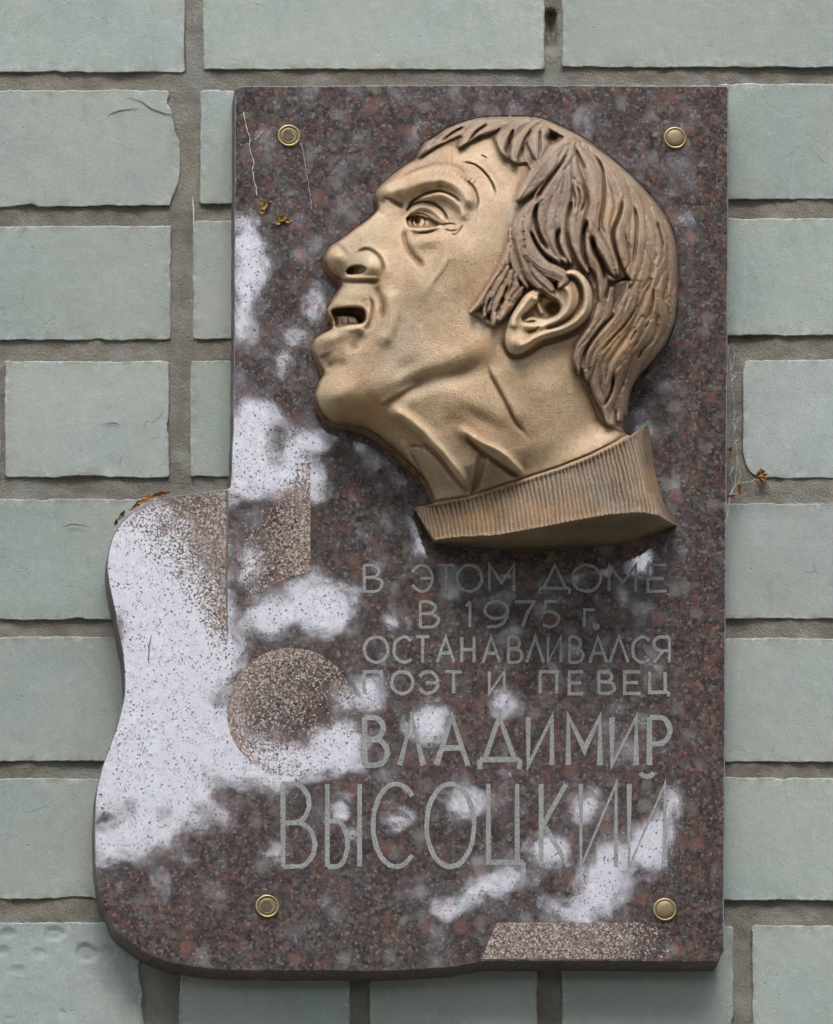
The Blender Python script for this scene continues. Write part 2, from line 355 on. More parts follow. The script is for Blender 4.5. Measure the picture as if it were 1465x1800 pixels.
rows = [
    [(-300, 325, -85, 127), (357, 958, -88, 122), (988, 1590, -92, 118)],
    [('e', B1e), (352, 925, 158, 358), (955, 1253, 150, 354), (1262, 1780, 147, 350)],
    [(-310, 301, 397, 598), (339, 636, 388, 596), (668, 1236, 387, 594), (1266, 1790, 384, 590)],
    [(-330, 1, 640, 842), (8, 298, 635, 840), (334, 632, 634, 838), (664, 960, 636, 838), (990, 1275, 636, 838), ('e', D1r)],
    [(-150, 455, 878, 1090), (487, 1090, 880, 1090), (1120, 1720, 885, 1088)],
    [(-380, 222, 1120, 1338), (255, 860, 1121, 1338), (890, 1496, 1122, 1340)],
    [(-150, 455, 1369, 1581), (487, 1090, 1368, 1581), (1120, 1720, 1367, 1583)],
    [('e', H0e), (315, 615, 1623, 1836), (650, 945, 1624, 1836), (988, 1290, 1625, 1836), (1323, 1925, 1627, 1837)]]
for r in rows:
    for b in r:
        if b[0] == 'e': make_brick(min(p[0] for p in b[1]), max(p[0] for p in b[1]), min(p[1] for p in b[1]), max(p[1] for p in b[1]), edge=b[1], dents=DENTS if b[1] is H0e else (), step_in=4.0 if b[1] is H0e else None)
        else: make_brick(*b)
ends = []
for r in rows:
    lo = min((min(p[0] for p in b[1]) if b[0] == 'e' else b[0]) for b in r); hi = max((max(p[0] for p in b[1]) if b[0] == 'e' else b[1]) for b in r)
    b = r[-1]; ys = (min(p[1] for p in b[1]), max(p[1] for p in b[1])) if b[0] == 'e' else (b[2], b[3])
    ends.append((lo, hi, *ys))
for lo, hi, ya, yb in ends:                     # the same courses go on beyond the frame
    x = lo - 30
    while x > -1500: make_brick(x - 600, x, ya, yb); x -= 630
    x = hi + 30
    while x < 2900: make_brick(x, x + 600, ya, yb); x += 630
for k in range(1, 5):                           # courses above and below the frame
    for (ya, yb, off) in ((-90 - 240 * k + 5, 118 - 240 * k, 0), (1627 + 242 * k, 1836 + 242 * k, 0)):
        x = -1500 - 315 * (k % 2)
        while x < 2900: make_brick(x, x + 600, ya, yb); x += 630
# mortar sheet, a little behind the brick faces; nearly flush in the smeared joint on the left
xs = np.arange(-2150, 3560, 9.0); xs = np.concatenate([np.arange(-2150, -40, 60.), np.arange(-40, 1510, 7.), np.arange(1510, 3560, 60.)])
ys = np.concatenate([np.arange(-1060, -40, 60.), np.arange(-40, 1840, 7.), np.arange(1840, 2860, 60.)])
XX, YY = np.meshgrid(xs, ys); X = XX.ravel(); Y = YY.ravel()
dep = .0029 + .0017 * vnoise(X, Y, .012, 1) + .0010 * vnoise(X, Y, .05, 2) + .0004 * vnoise(X, Y, .15, 3)
flush = np.exp(-((X - 322) / 26) ** 2) * sstep(120, 175, Y) * (1 - sstep(600, 660, Y)) + np.exp(-((X - 343) / 16) ** 2) * (1 - sstep(120, 175, Y))
flush = np.maximum(flush, np.exp(-((X - 272) / 28) ** 2) * sstep(1620, 1680, Y))
dep = dep * (1 - .72 * flush)
slot = np.exp(-(((X - 968) / 9) ** 4)) * sstep(14, 24, Y) * (1 - sstep(80, 92, Y)); dep = dep + .012 * slot
V = at(X, Y, dep); ny, nx = XX.shape
idx = np.arange(ny * nx).reshape(ny, nx)
F = np.stack([idx[:-1, :-1], idx[1:, :-1], idx[1:, 1:], idx[:-1, 1:]], -1).reshape(-1, 4)
link('mortar', V, F, M['mortar'], wall, smooth=True, origin=WO)

# ------------------------------------------------------------------ plaque: stone slab
PO = tuple(at(560, 1700, 0)[0])
plaque = empty('memorial_plaque', PO)
tag(plaque, 'polished brown granite memorial plaque with bronze head in relief and cut lettering', 'plaque')
outl = [(420, 151), (800, 149), (1200, 150), (1276, 151), (1281, 156), (1281, 400), (1279, 700), (1277, 1000), (1275, 1400), (1273, 1600), (1273, 1672), (1268, 1680), (1264, 1691), (1200, 1691), (1000, 1690), (850, 1691), (825, 1696), (795, 1702), (720, 1706), (650, 1708), (500, 1707)]
left = [(500, 1707), (440, 1707), (389, 1706), (350, 1702), (321, 1697), (287, 1689), (252, 1674), (222, 1653), (201, 1633), (188, 1605), (177, 1581), (170, 1540), (166, 1499), (166, 1448), (168, 1400), (174, 1366), (183, 1339), (195, 1305), (208, 1267), (217, 1230), (219, 1199), (217, 1161), (210, 1120), (200, 1069), (191, 1025), (188, 991), (193, 958), (205, 930), (225, 908), (253, 889), (290, 875), (345, 866), (398, 859)]
left = catmull(left, 4)
vert = [(404, 856), (406, 830), (409, 760), (411, 600), (412, 400), (413, 158)]
OUT = np.vstack([np.array(outl, float)[:-1], left, np.array(vert, float)])
def densify(P, step):
    o = []
    for i in range(len(P)):
        a, b = P[i], P[(i + 1) % len(P)]; n = max(1, int(np.hypot(*(b - a)) / step))
        o += [a + (b - a) * k / n for k in range(n)]
    return np.array(o)
OUT = densify(OUT, 9.0)
OUT += np.c_[vnoise(OUT[:, 0], OUT[:, 1], .05, 31), vnoise(OUT[:, 0], OUT[:, 1], .05, 32)] * .7
n = len(OUT); tg = np.roll(OUT, -1, 0) - np.roll(OUT, 1, 0); tg /= np.hypot(*tg.T)[:, None]; nr = np.c_[-tg[:, 1], tg[:, 0]]
f0 = at(*(OUT + nr * 1.9).T, -T); f1 = at(*(OUT + nr * .7).T, -T + .0005); f2 = at(*OUT.T, -T + .0011)
f3 = f2.copy(); f3[:, 1] = .0005
f2b = f2.copy(); f2b[:, 1] = -T * .5; f2b += rng.normal(0, .0003, f2b.shape) * np.array([1, 0, 1])
V = np.vstack([f0, f1, f2, f2b, f3]); F = [list(range(n))[::-1]]
for k in range(4):
    for i in range(n):
        j = (i + 1) % n; F.append([k * n + i, k * n + j, (k + 1) * n + j, (k + 1) * n + i])
slab = link('stone_slab', V, F, [M['granite'], M['side']], plaque, origin=PO)
if slab.data.polygons[0].normal.y > 0: slab.data.flip_normals()
for i, p in enumerate(slab.data.polygons):
    p.material_index = 1 if i > n else 0; p.use_smooth = False
def patch(name, poly, dens, step=3.0, off=.0001):
    """hand stippled, matt area of the stone face; dens(x,y) = how dense the stippling is"""
    poly = np.array(poly, float)
    x = np.arange(poly[:, 0].min(), poly[:, 0].max() + step, step); y = np.arange(poly[:, 1].min(), poly[:, 1].max() + step, step)
    XX, YY = np.meshgrid(x, y); P = np.c_[XX.ravel(), YY.ravel()]
    sdv, near = poly_sdf(P, poly); shp = XX.shape
    idx = np.arange(P.shape[0]).reshape(shp)
    F = np.stack([idx[:-1, :-1], idx[1:, :-1], idx[1:, 1:], idx[:-1, 1:]], -1).reshape(-1, 4)
    F = F[(sdv[F] > 0).any(1)]
    o = sdv < 0; P[o] = near[o]
    used = np.unique(F); mp = np.zeros(len(P), int); mp[used] = np.arange(len(used)); P = P[used]; F = mp[F]
    fr = np.clip(dens(P[:, 0], P[:, 1]), 0, 1)
    fr = fr * .9
    ob = link(name, at(P[:, 0], P[:, 1], -T - off), F, M['granite'], slab, attr={'frost': fr}, origin=PO)
    return ob
def d_body(x, y):
    Lx = np.interp(y, [860, 900, 1000, 1080, 1150], [260, 230, 120, 60, 25])
    f = 1.05 - (399 - x) / Lx
    f = f * np.interp(y, [855, 1100, 1150], [1, .9, .25]); f = np.maximum(f, sstep(5, 0, 399 - x) * .0)
    return f
bodyP = [(p[0] + 3.5, p[1] + 2.5) for p in left if p[1] < 1160][::1] + [(399, 862), (399, 1160)]
patch('stippled_body', bodyP, d_body)
def d_neck(x, y):
    Lx = np.interp(y, [790, 850, 950, 1050], [25, 50, 150, 160]); lim = 1006 + (546 - x) * .42
    return (1.08 - (546 - x) / Lx) * np.interp(y, [790, 860], [.35, 1]) * sstep(0, 25, x - 412)
patch('stippled_neck', [(413, 790), (546, 790), (546, 1006), (512, 1012), (480, 1028), (455, 1045), (430, 1066), (413, 1075)], d_neck)
def d_hole(x, y):
    r = np.hypot(x - 512, y - 1252); a = np.arctan2(y - 1252, x - 512); t = ((x - 512) * .75 + (y - 1252) * .66) / 113
    rim = np.exp(-((113 - r) / 16) ** 2) * np.interp(a, [-3.15, -1.6, -.4, .8, 1.6, 3.15], [.4, .35, .25, 0, .1, .4])
    return np.interp(t, [-1, -.3, .35, .9], [.92, .62, .28, .0]) + rim + .12 * np.cos(r * .95) * (r > 50)
th = np.linspace(0, 2 * PI, 64, endpoint=False)
patch('stippled_sound_hole', np.c_[512 + 113 * np.cos(th), 1252 + 113 * np.sin(th)], d_hole)
patch('stippled_strip', [(874, 1622), (1183, 1622), (1183, 1686), (846, 1686)], lambda x, y: np.interp(x, [845, 1080, 1183], [1.0, .82, .1]) + 0 * y)
# the cut seam between guitar body and slab
seam = catmull([(400, 862), (401, 930), (399, 1010), (400, 1080), (401, 1135)], 8)
w = np.interp(np.arange(len(seam)), [0, len(seam) * .6, len(seam) - 1], [3.2, 2.4, .4])
Va = at(seam[:, 0] - w, seam[:, 1], -T - .0003); Vb = at(seam[:, 0] + w * .4, seam[:, 1], -T - .0003)
k = len(seam); link('carved_seam', np.vstack([Va, Vb]), [[i, i + k, i + k + 1, i + 1] for i in range(k - 1)], M['side'], slab, origin=PO)

# ------------------------------------------------------------------ lettering
def arc(cx, cy, rx, ry, a0, a1, n=18):
    return [(cx + rx * math.cos(math.radians(a0 + (a1 - a0) * i / n)), cy + ry * math.sin(math.radians(a0 + (a1 - a0) * i / n))) for i in range(n + 1)]
def bowl(x0, ym0, ym1, x1):            # a half round from (x0,ym0) out to x1 and back to (x0,ym1)
    c = (ym0 + ym1) / 2; r = (ym1 - ym0) / 2; k = min(.55, (x1 - x0) * .6)
    return [(x0, ym0), (x1 - k, ym0)] + arc(x1 - k, c, k, r, -90, 90, 14) + [(x0, ym1)]
G = {
 'В': [[(0, 0), (0, 1)], bowl(0, 0, .47, .82), bowl(0, .47, 1, 1)],
 'Э': [arc(.40, .5, .6, .5, -150, 150), [(.3, .5), (1, .5)]],
 'Т': [[(0, 0), (1, 0)], [(.5, 0), (.5, 1)]],
 'О': [arc(.5, .5, .5, .5, 0, 360, 30)],
 'М': [[(0, 1), (0, 0), (.5, .68), (1, 0), (1, 1)]],
 'Д': [[(.12, .88), (.5, 0), (.88, .88)], [(0, .88), (1, .88)], [(0, .88), (0, 1.08)], [(1, .88), (1, 1.08)]],
 'Е': [[(1, 0), (0, 0), (0, 1), (1, 1)], [(0, .5), (.85, .5)]],
 '1': [[(.6, 0), (.6, 1)], [(.6, 0), (.1, .18)]],
 '9': [arc(.48, .33, .48, .33, 0, 360, 26), [(.96, .33), (.93, .6), (.78, .85), (.5, .98), (.1, 1)]],
 '7': [[(0, 0), (1, 0), (.62, .45), (.38, 1)]],
 '5': [[(.9, 0), (.22, 0), (.12, .44)] + arc(.45, .69, .5, .3, -125, 140, 18)],
 'г': [[(1, 0), (0, 0), (0, 1)]],
 '.': [arc(.5, .5, .5, .5, 0, 360, 10)],
 'С': [arc(.55, .5, .55, .5, -45, -315, 26)],
 'А': [[(0, 1), (.5, 0), (1, 1)], [(.22, .64), (.78, .64)]],
 'Н': [[(0, 0), (0, 1)], [(1, 0), (1, 1)], [(0, .5), (1, .5)]],
 'Л': [[(0, 1), (.5, 0), (1, 1)]],
 'И': [[(0, 0), (0, 1), (1, 0), (1, 1)]],
 'Я': [[(1, 0), (1, 1)], bowl(1, 0, .5, 0)[::1], [(.55, .5), (0, 1)]],
 'П': [[(0, 1), (0, 0), (1, 0), (1, 1)]],
 'Ц': [[(0, 0), (0, .95), (1, .95)], [(.82, 0), (.82, .95)], [(1, .95), (1, 1.15)]],
 'Р': [[(0, 0), (0, 1)], bowl(0, 0, .55, 1)],
 'Ы': [[(0, 0), (0, 1)], bowl(0, .45, 1, .62), [(1, 0), (1, 1)]],
 'К': [[(0, 0), (0, 1)], [(.9, 0), (.08, .48), (1, 1)]],
 'Й': [[(0, 0), (0, 1), (1, 0), (1, 1)], arc(.5, -.16, .2, .07, 160, 20, 8)],
}
G['Я'] = [[(1, 0), (1, 1)], [(1, 0), (.42, 0)] + arc(.42, .27, .4, .27, -90, -270, 12) + [(1, .54)], [(.6, .54), (0, 1)]]
def ribbon(pts, w, off, V, F, closed=False):
    p = np.array(pts, float)
    if closed: p = p[:-1]
    p = p[np.r_[True, np.hypot(*np.diff(p, axis=0).T) > .6]]
    n = len(p)
    if closed: tg = np.roll(p, -1, 0) - np.roll(p, 1, 0)
    tgs = []
    for i in range(n):
        a = p[(i - 1) % n] if (closed or i > 0) else None; c = p[(i + 1) % n] if (closed or i < n - 1) else None
        d0 = (p[i] - a) if a is not None else None; d1 = (c - p[i]) if c is not None else None
        if d0 is None: d0 = d1
        if d1 is None: d1 = d0
        d0 = d0 / max(np.hypot(*d0), 1e-6); d1 = d1 / max(np.hypot(*d1), 1e-6)
        m = d0 + d1; L = np.hypot(*m)
        m = m / L if L > .3 else d1
        nrm = np.array([-m[1], m[0]]); k = 1 / max(.42, abs(nrm @ np.array([-d0[1], d0[0]])))
        ww = w * (1 + .10 * math.sin(i * 2.3 + p[i][0]))
        tgs.append(nrm * k * ww / 2)
    tgs = np.array(tgs); q0 = p + tgs; q1 = p - tgs; b = len(V)
    for q in (q0, q1): V.extend(at(q[:, 0], q[:, 1], -T - off).tolist())
    for i in range(n if closed else n - 1):
        j = (i + 1) % n; F.append([b + i, b + j, b + n + j, b + n + i])
def letter(ch, x0, x1, y0, y1, w):
    V, F = [], []
    for s, st in enumerate(G[ch]):
        pts = [(x0 + w / 2 + a * (x1 - x0 - w), y0 + w / 2 + b * (y1 - y0 - w)) for a, b in st]
        pts = [(a + .5 * math.sin(b * .3 + x0), b + .4 * math.sin(a * .3 + y0)) for a, b in pts]
        closed = len(st) > 8 and abs(st[0][0] - st[-1][0]) < 1e-6 and abs(st[0][1] - st[-1][1]) < 1e-6
        if ch == '.':
            b = len(V); c = arc((x0 + x1) / 2, (y0 + y1) / 2, 6.2, 6.2, 0, 324, 9); V.extend(at([p[0] for p in c], [p[1] for p in c], -T - .0003).tolist()); F.append(list(range(b, b + 10))); continue
        ribbon(pts, w, .00022 + s * .00005, V, F, closed)
    o = link('letter', V, F, M['letter'], plaque, origin=PO)
    return o
lines = [
 (5.0, 991, 1042, [('В', 638, 675), ('Э', 727, 763), ('Т', 766, 802), ('О', 801, 850), ('М', 858, 906), ('Д', 947, 1004), ('О', 1004, 1059), ('М', 1069, 1121), ('Е', 1137, 1175)]),
 (5.2, 1055, 1105, [('В', 737, 774), ('1', 816, 834), ('9', 850, 897), ('7', 903, 942), ('5', 951, 987)]),
 (5.2, 1069, 1105, [('г', 1025, 1048)]), (5, 1097, 1106, [('.', 1044, 1053)]),
 (5.4, 1117, 1167, [('О', 638, 685), ('С', 690, 728), ('Т', 729, 758), ('А', 766, 801), ('Н', 809, 836), ('А', 846, 881), ('В', 891, 921), ('Л', 924, 959), ('И', 961, 989), ('В', 999, 1028), ('А', 1034, 1069), ('Л', 1070, 1108), ('С', 1110, 1146), ('Я', 1147, 1180)]),
 (5.8, 1178, 1222, [('П', 638, 674), ('О', 686, 729), ('Э', 738, 773), ('Т', 780, 815), ('И', 858, 890), ('П', 947, 982), ('Е', 998, 1028), ('В', 1050, 1084), ('Е', 1096, 1130), ('Ц', 1140, 1179)]),
 (9.6, 1256, 1350, [('В', 636, 686), ('Л', 698, 749), ('А', 763, 828), ('Д', 839, 918), ('И', 924, 975), ('М', 995, 1060), ('И', 1072, 1124), ('Р', 1137, 1183)]),
 (8.4, 1374, 1528, [('В', 493, 558), ('Ы', 572, 637), ('С', 652, 734), ('О', 746, 838), ('Ц', 855, 925), ('К', 948, 1005), ('И', 1018, 1088), ('Й', 1102, 1173)])]
for w, y0, y1, L in lines:
    for ch, x0, x1 in L: letter(ch, x0, x1, y0, y1, w)

# ------------------------------------------------------------------ screws
def lathe(prof, cu, cv, n=28, y0=-T):
    c = at(cu, cv, y0)[0]; V, F = [], []
    for r, h in prof:
        for i in range(n): a = 2 * PI * i / n; V.append((c[0] + r * math.cos(a), y0 - h, c[2] + r * math.sin(a)))
    for k in range(len(prof) - 1):
        for i in range(n): j = (i + 1) % n; F.append([k * n + i, k * n + j, (k + 1) * n + j, (k + 1) * n + i])
    F.append([(len(prof) - 1) * n + i for i in range(n)][::1])
    return V, F
PX = S
for (u, v, sock) in ((508, 239, 1), (1187, 243, 0), (470, 1594, 1), (1169, 1600, 0)):
    R = 20.5 * PX
    V, F = lathe([(R, -.0004), (R, .0013), (R * .95, .0019), (R * .86, .0019), (R * .80, .0013), (R * .78, .0004)], u, v)
    scw = link('screw', V, F, M['brass'], plaque, smooth=True, origin=PO)
    if sock:
        V, F = lathe([(R * .76, .0002), (R * .76, .0010), (R * .60, .0014), (R * .50, .0013)], u, v)
        link('screw_cap', V, F, M['cap'], scw, smooth=False, origin=PO)
        V, F = lathe([(R * .50, .0008), (R * .50, .0017), (R * .42, .0018), (R * .40, .0015)], u - 1.5, v, n=6)
        link('hex_socket', V, F, M['hollow'], scw, origin=PO)
    else:
        V, F = lathe([(R * .80, .0002), (R * .79, .0014), (R * .70, .0021), (R * .4, .0025), (R * .1, .0026)], u, v)
        link('screw_cap', V, F, M['cap'], scw, smooth=True, origin=PO)
# ------------------------------------------------------------------ portrait in relief: one sculpted surface
SIL = [(729, 276), (735, 262), (746, 248), (766, 237), (788, 222), (822, 210), (854, 204), (900, 202), (944, 205), (970, 212), (996, 224), (1022, 237), (1047, 254), (1073, 273), (1099, 295), (1125, 320), (1151, 348), (1172, 377), (1185, 403), (1192, 431), (1195, 462), (1195, 501), (1192, 545), (1186, 575), (1172, 607), (1148, 638), (1126, 662), (1114, 684), (1109, 705), (1107, 728), (1100, 742), (1098, 752), (1107, 766), (1120, 757), (1139, 747), (1144, 772), (1149, 815), (1161, 865), (1175, 893), (1189, 917), (1186, 926), (1144, 943), (1055, 960), (948, 969), (842, 965), (764, 957), (753, 943), (737, 914), (728, 893), (748, 889), (765, 882), (757, 862), (746, 843), (728, 822), (700, 797), (669, 770), (644, 755), (618, 749), (586, 745), (565, 727), (555, 707), (553, 690), (560, 669), (568, 656), (563, 642), (554, 624), (549, 606), (555, 592), (571, 582), (583, 576), (586, 564), (579, 554), (575, 543), (580, 531), (590, 514), (600, 497), (594, 488), (582, 480), (572, 466), (571, 449), (579, 433), (599, 419), (624, 400), (646, 384), (663, 368), (666, 358), (659, 346), (661, 334), (672, 321), (692, 304), (711, 290)]
SIL = np.array(SIL, float)
cs = catmull(SIL, 3, closed=True)
def rs(P, step):                                      # resample evenly
    Q = np.vstack([P, P[:1]]); L = np.r_[0, np.cumsum(np.hypot(*np.diff(Q, axis=0).T))]; t = np.arange(0, L[-1], step)
    return np.c_[np.interp(t, L, Q[:, 0]), np.interp(t, L, Q[:, 1])]
cs = rs(cs, 5.0)
gs = 1.5
gx = np.arange(543, 1201, gs); gy = np.arange(196, 975, gs)
GX, GY = np.meshgrid(gx, gy); shp = GX.shape; P = np.c_[GX.ravel(), GY.ravel()]
sdf, near = poly_sdf(P, cs)
# a soft inflated body: solve a screened Poisson equation on a coarse grid, then take its root
k6 = 4; 
cm = sdf.reshape(shp)[::k6, ::k6] > 1.0; phi = np.zeros(cm.shape); hc = gs * k6
LS = 125.0
for it in range(2600):
    nb = np.zeros_like(phi); nb[1:-1, 1:-1] = phi[:-2, 1:-1] + phi[2:, 1:-1] + phi[1:-1, :-2] + phi[1:-1, 2:]
    phi = np.where(cm, (nb + hc * hc) / (4 + hc * hc / LS ** 2), 0)
def resize(A, ny, nx):
    yi = np.clip(np.arange(ny) / k6, 0, A.shape[0] - 1.001); xi = np.clip(np.arange(nx) / k6, 0, A.shape[1] - 1.001)
    y0 = yi.astype(int); x0 = xi.astype(int); fy = (yi - y0)[:, None]; fx = (xi - x0)[None, :]
    return (A[y0][:, x0] * (1 - fx) + A[y0][:, x0 + 1] * fx) * (1 - fy) + (A[y0 + 1][:, x0] * (1 - fx) + A[y0 + 1][:, x0 + 1] * fx) * fy
phi = resize(phi, *shp)
def blur(A, sig, mask=None):
    r = int(sig * 3) + 1; k = np.exp(-np.arange(-r, r + 1) ** 2 / (2 * sig * sig)); k /= k.sum()
    def cv(B):
        B = np.pad(B, r, mode='edge')
        B = sum(k[i] * B[i:i + B.shape[0] - 2 * r, :] for i in range(2 * r + 1))
        return sum(k[i] * B[:, i:i + B.shape[1] - 2 * r] for i in range(2 * r + 1))
    if mask is None: return cv(A)
    m = mask.astype(float); return cv(A * m) / np.maximum(cv(m), 1e-3)
phi = np.where(sdf.reshape(shp) > 0, phi, 0)
phi = blur(phi, 2.0)
R0 = np.sqrt(np.maximum(phi, 0)); R0 = R0 / R0.max()
INS = (sdf > 0).reshape(shp)
Dm = sdf.reshape(shp)
base = 2.6 + 67.0 * R0 ** 1.05
base = np.where(INS, base, 4.0)

Z = np.zeros(shp)                      # sculpted detail, millimetres
def box(pts, m):
    pts = np.asarray(pts, float); x0, y0 = pts.min(0) - m; x1, y1 = pts.max(0) + m
    i0, i1 = np.searchsorted(gx, [x0, x1]); j0, j1 = np.searchsorted(gy, [y0, y1])
    sl = (slice(j0, j1), slice(i0, i1)); return sl, np.c_[GX[sl].ravel(), GY[sl].ravel()]
def ridge(pts, w, a, ends=.18, w2=None, prof='g', tgt=None):
    """a raised (a>0) or sunk (a<0) line; w = half width, tapering towards its ends"""
    tgt = Z if tgt is None else tgt
    c = catmull(pts, 5) if len(pts) > 2 else np.array(pts, float)
    sl, Q = box(c, 3 * max(w, w2 or 0)); d, t, s = line_dist(Q, c)
    ww = w if w2 is None else w + (w2 - w) * t
    e = np.ones_like(t) if ends <= 0 else sstep(0, ends, t) * sstep(0, ends, 1 - t)
    if ends > 0: e = .08 + .92 * e
    f = np.exp(-(d / ww) ** 2) if prof == 'g' else np.clip(1 - d / ww, 0, 1)
    tgt[sl] += (a * e * f).reshape(tgt[sl].shape)
def crease(pts, a, decay, e=1.6, side=1, ends=.2, w=None, tgt=None):
    """a step: full height on one side of the line, dying away from it"""
    tgt = Z if tgt is None else tgt
    c = catmull(pts, 5) if len(pts) > 2 else np.array(pts, float)
    sl, Q = box(c, 3 * decay); d, t, s = line_dist(Q, c); sd_ = d * s * side
    en = sstep(0, ends, t) * sstep(0, ends, 1 - t) if ends > 0 else 1
    f = .5 * (1 + np.tanh(sd_ / e)) * np.exp(-np.maximum(sd_, 0) / decay) * np.exp(-(np.maximum(-sd_, 0) / (3 * e)) ** 2)
    tgt[sl] += (a * en * f).reshape(tgt[sl].shape)
def bumpz(cx, cy, rx, ry, a, ang=0, p=2, tgt=None):
    tgt = Z if tgt is None else tgt
    m = 2.6 * max(rx, ry); sl, Q = box([(cx - .1, cy - .1), (cx + .1, cy + .1)], m)
    dx, dy = Q[:, 0] - cx, Q[:, 1] - cy; A = math.radians(ang)
    u = (dx * math.cos(A) + dy * math.sin(A)) / rx; v = (-dx * math.sin(A) + dy * math.cos(A)) / ry
    tgt[sl] += (a * np.exp(-(u * u + v * v) ** (p / 2))).reshape(tgt[sl].shape)
def plate(poly, a, e=3.0, rnd=0.0, tgt=None, sm=True, mode='add'):
    """a raised or sunk area with a soft edge of width e, rounded over rnd"""
    tgt = Z if tgt is None else tgt
    c = catmull(poly, 5, closed=True) if sm else np.array(poly, float)
    sl, Q = box(c, 3 * e + 2); d, _ = poly_sdf(Q, c)
    f = sstep(-e, e, d)
    if rnd: f = f * (.55 + .45 * np.sqrt(np.clip(1 - (1 - np.clip(d / rnd, 0, 1)) ** 2, 0, 1)))
    tgt[sl] += (a * f).reshape(tgt[sl].shape)

# --- forehead, brow, eye
bumpz(775, 290, 60, 38, 5, -25)
bumpz(860, 420, 40, 90, 3, 12)
bumpz(742, 372, 46, 30, -9, 18)                                     # eye socket
bumpz(700, 378, 22, 34, -5, 35)                                      # beside the nose root
ridge([(664, 340), (690, 334), (716, 324), (744, 314), (775, 314), (803, 326), (822, 348), (830, 372)], 13, 8.5, .12)      # brow ridge
ridge([(700, 345), (722, 336), (750, 324), (778, 325)], 12, 4.5, .2)                                                       # fold under the brow
ridge([(708, 322), (736, 305), (773, 297), (800, 306), (822, 328), (834, 350)], 6, 3.4, .15)                              # eyebrow
for i in range(17):
    t = i / 16; x = 715 + 115 * t; y = 318 - 22 * math.sin(min(1, t * 1.25) * PI * .62) + 34 * max(0, t - .45) ** 1.3 * 1.6
    ridge([(x, y + 4), (x + 7, y - 6)], 1.6, -.9, .3)
crease([(694, 318), (720, 306), (748, 293), (776, 288), (806, 296), (828, 318)], -2.0, 9, 2, side=-1)
ridge([(672, 346), (686, 350), (698, 357), (712, 364)], 4, -4.5, .2)                                                       # frown notch at the nose root
ridge([(666, 356), (680, 352)], 5, -2.5, .3)
ridge([(719, 366), (726, 354), (748, 341), (774, 336), (798, 345), (812, 358)], 2.3, -5.0, .12)                             # lid furrow, upper
ridge([(730, 352), (752, 346), (778, 342), (800, 354), (813, 372), (815, 392)], 7.5, 5.0, .15)                              # heavy fold over the lid
ridge([(715, 374), (722, 362), (744, 354), (766, 359), (780, 372), (788, 388)], 2.0, -4.6, .1)                             # furrow under it
ridge([(718, 378), (732, 366), (752, 365), (770, 377), (784, 393)], 5.5, 3.6, .15)                                         # upper lid
plate([(716, 382), (730, 378), (748, 381), (764, 388), (773, 395), (760, 400), (738, 401), (722, 400), (716, 392)], -8.0, 1.8)
bumpz(742, 391, 15, 11, 5.0)                                                                                               # eyeball
ridge([(727, 380), (725, 390), (728, 399)], 2.0, -4.5, .1)
bumpz(734, 388, 5.0, 7.5, -8.5, 0, 3)
bumpz(735, 384, 1.5, 2.2, 4)
ridge([(745, 381), (748, 391), (744, 399)], 1.5, -2.2, .2)
ridge([(717, 380), (730, 375), (748, 378), (766, 389), (781, 397)], 1.5, -3.4, .1)                                         # lid line
ridge([(719, 402), (738, 405), (758, 402), (778, 398)], 3.2, 3.6, .18)                                                     # lower lid
ridge([(734, 408), (748, 409), (766, 404)], 1.8, -2.6, .25)
bumpz(750, 421, 30, 13, 4.5, -12)                                                                                          # bag under the eye
ridge([(776, 396), (792, 393), (803, 396)], 1.6, -2.4, .25)
ridge([(780, 402), (793, 406), (806, 404)], 1.6, -2.0, .25)
ridge([(790, 408), (800, 412), (812, 400), (812, 392)], 2.2, -1.8, .3)
ridge([(712, 398), (712, 420), (722, 444), (738, 462), (746, 474)], 6.0, -4.6, .2)                                         # furrow from the inner eye to the cheek

ridge([(813, 285), (835, 289), (854, 305), (867, 325), (873, 346)], 1.7, -3.6, .2)
ridge([(816, 313), (834, 331), (841, 352), (838, 370)], 1.9, -3.8, .2)
ridge([(822, 282), (843, 291), (862, 309), (876, 333)], 4.5, 1.5, .2)
ridge([(845, 272), (858, 278)], 1.3, -1.8, .3)
ridge([(795, 262), (793, 290)], 1.2, -1.0, .3)
ridge([(722, 303), (738, 296), (760, 290)], 1.6, -1.4, .3)
# --- nose
ridge([(664, 366), (645, 392), (618, 414), (596, 434)], 15, 5.0, .1, w2=18)
bumpz(592, 452, 20, 20, 7)
bumpz(590, 446, 14, 12, 2)
bumpz(651, 466, 21, 20, 9.5, 20)                                                                                           # wing
ridge([(622, 448), (634, 441), (648, 438), (662, 446), (672, 460), (674, 476), (667, 490)], 3.2, -4.4, .25)
crease([(633, 442), (650, 439), (665, 450), (674, 468), (668, 490)], 2.0, 12, 2, side=-1)
plate([(610, 476), (617, 469), (632, 466), (643, 471), (641, 479), (626, 482), (613, 481)], -12, 2.2)                       # nostril
ridge([(600, 487), (622, 488), (645, 488), (666, 489)], 2.6, 2.5, .2)
ridge([(596, 494), (622, 495), (648, 494), (668, 496)], 3.5, -4.5, .15)
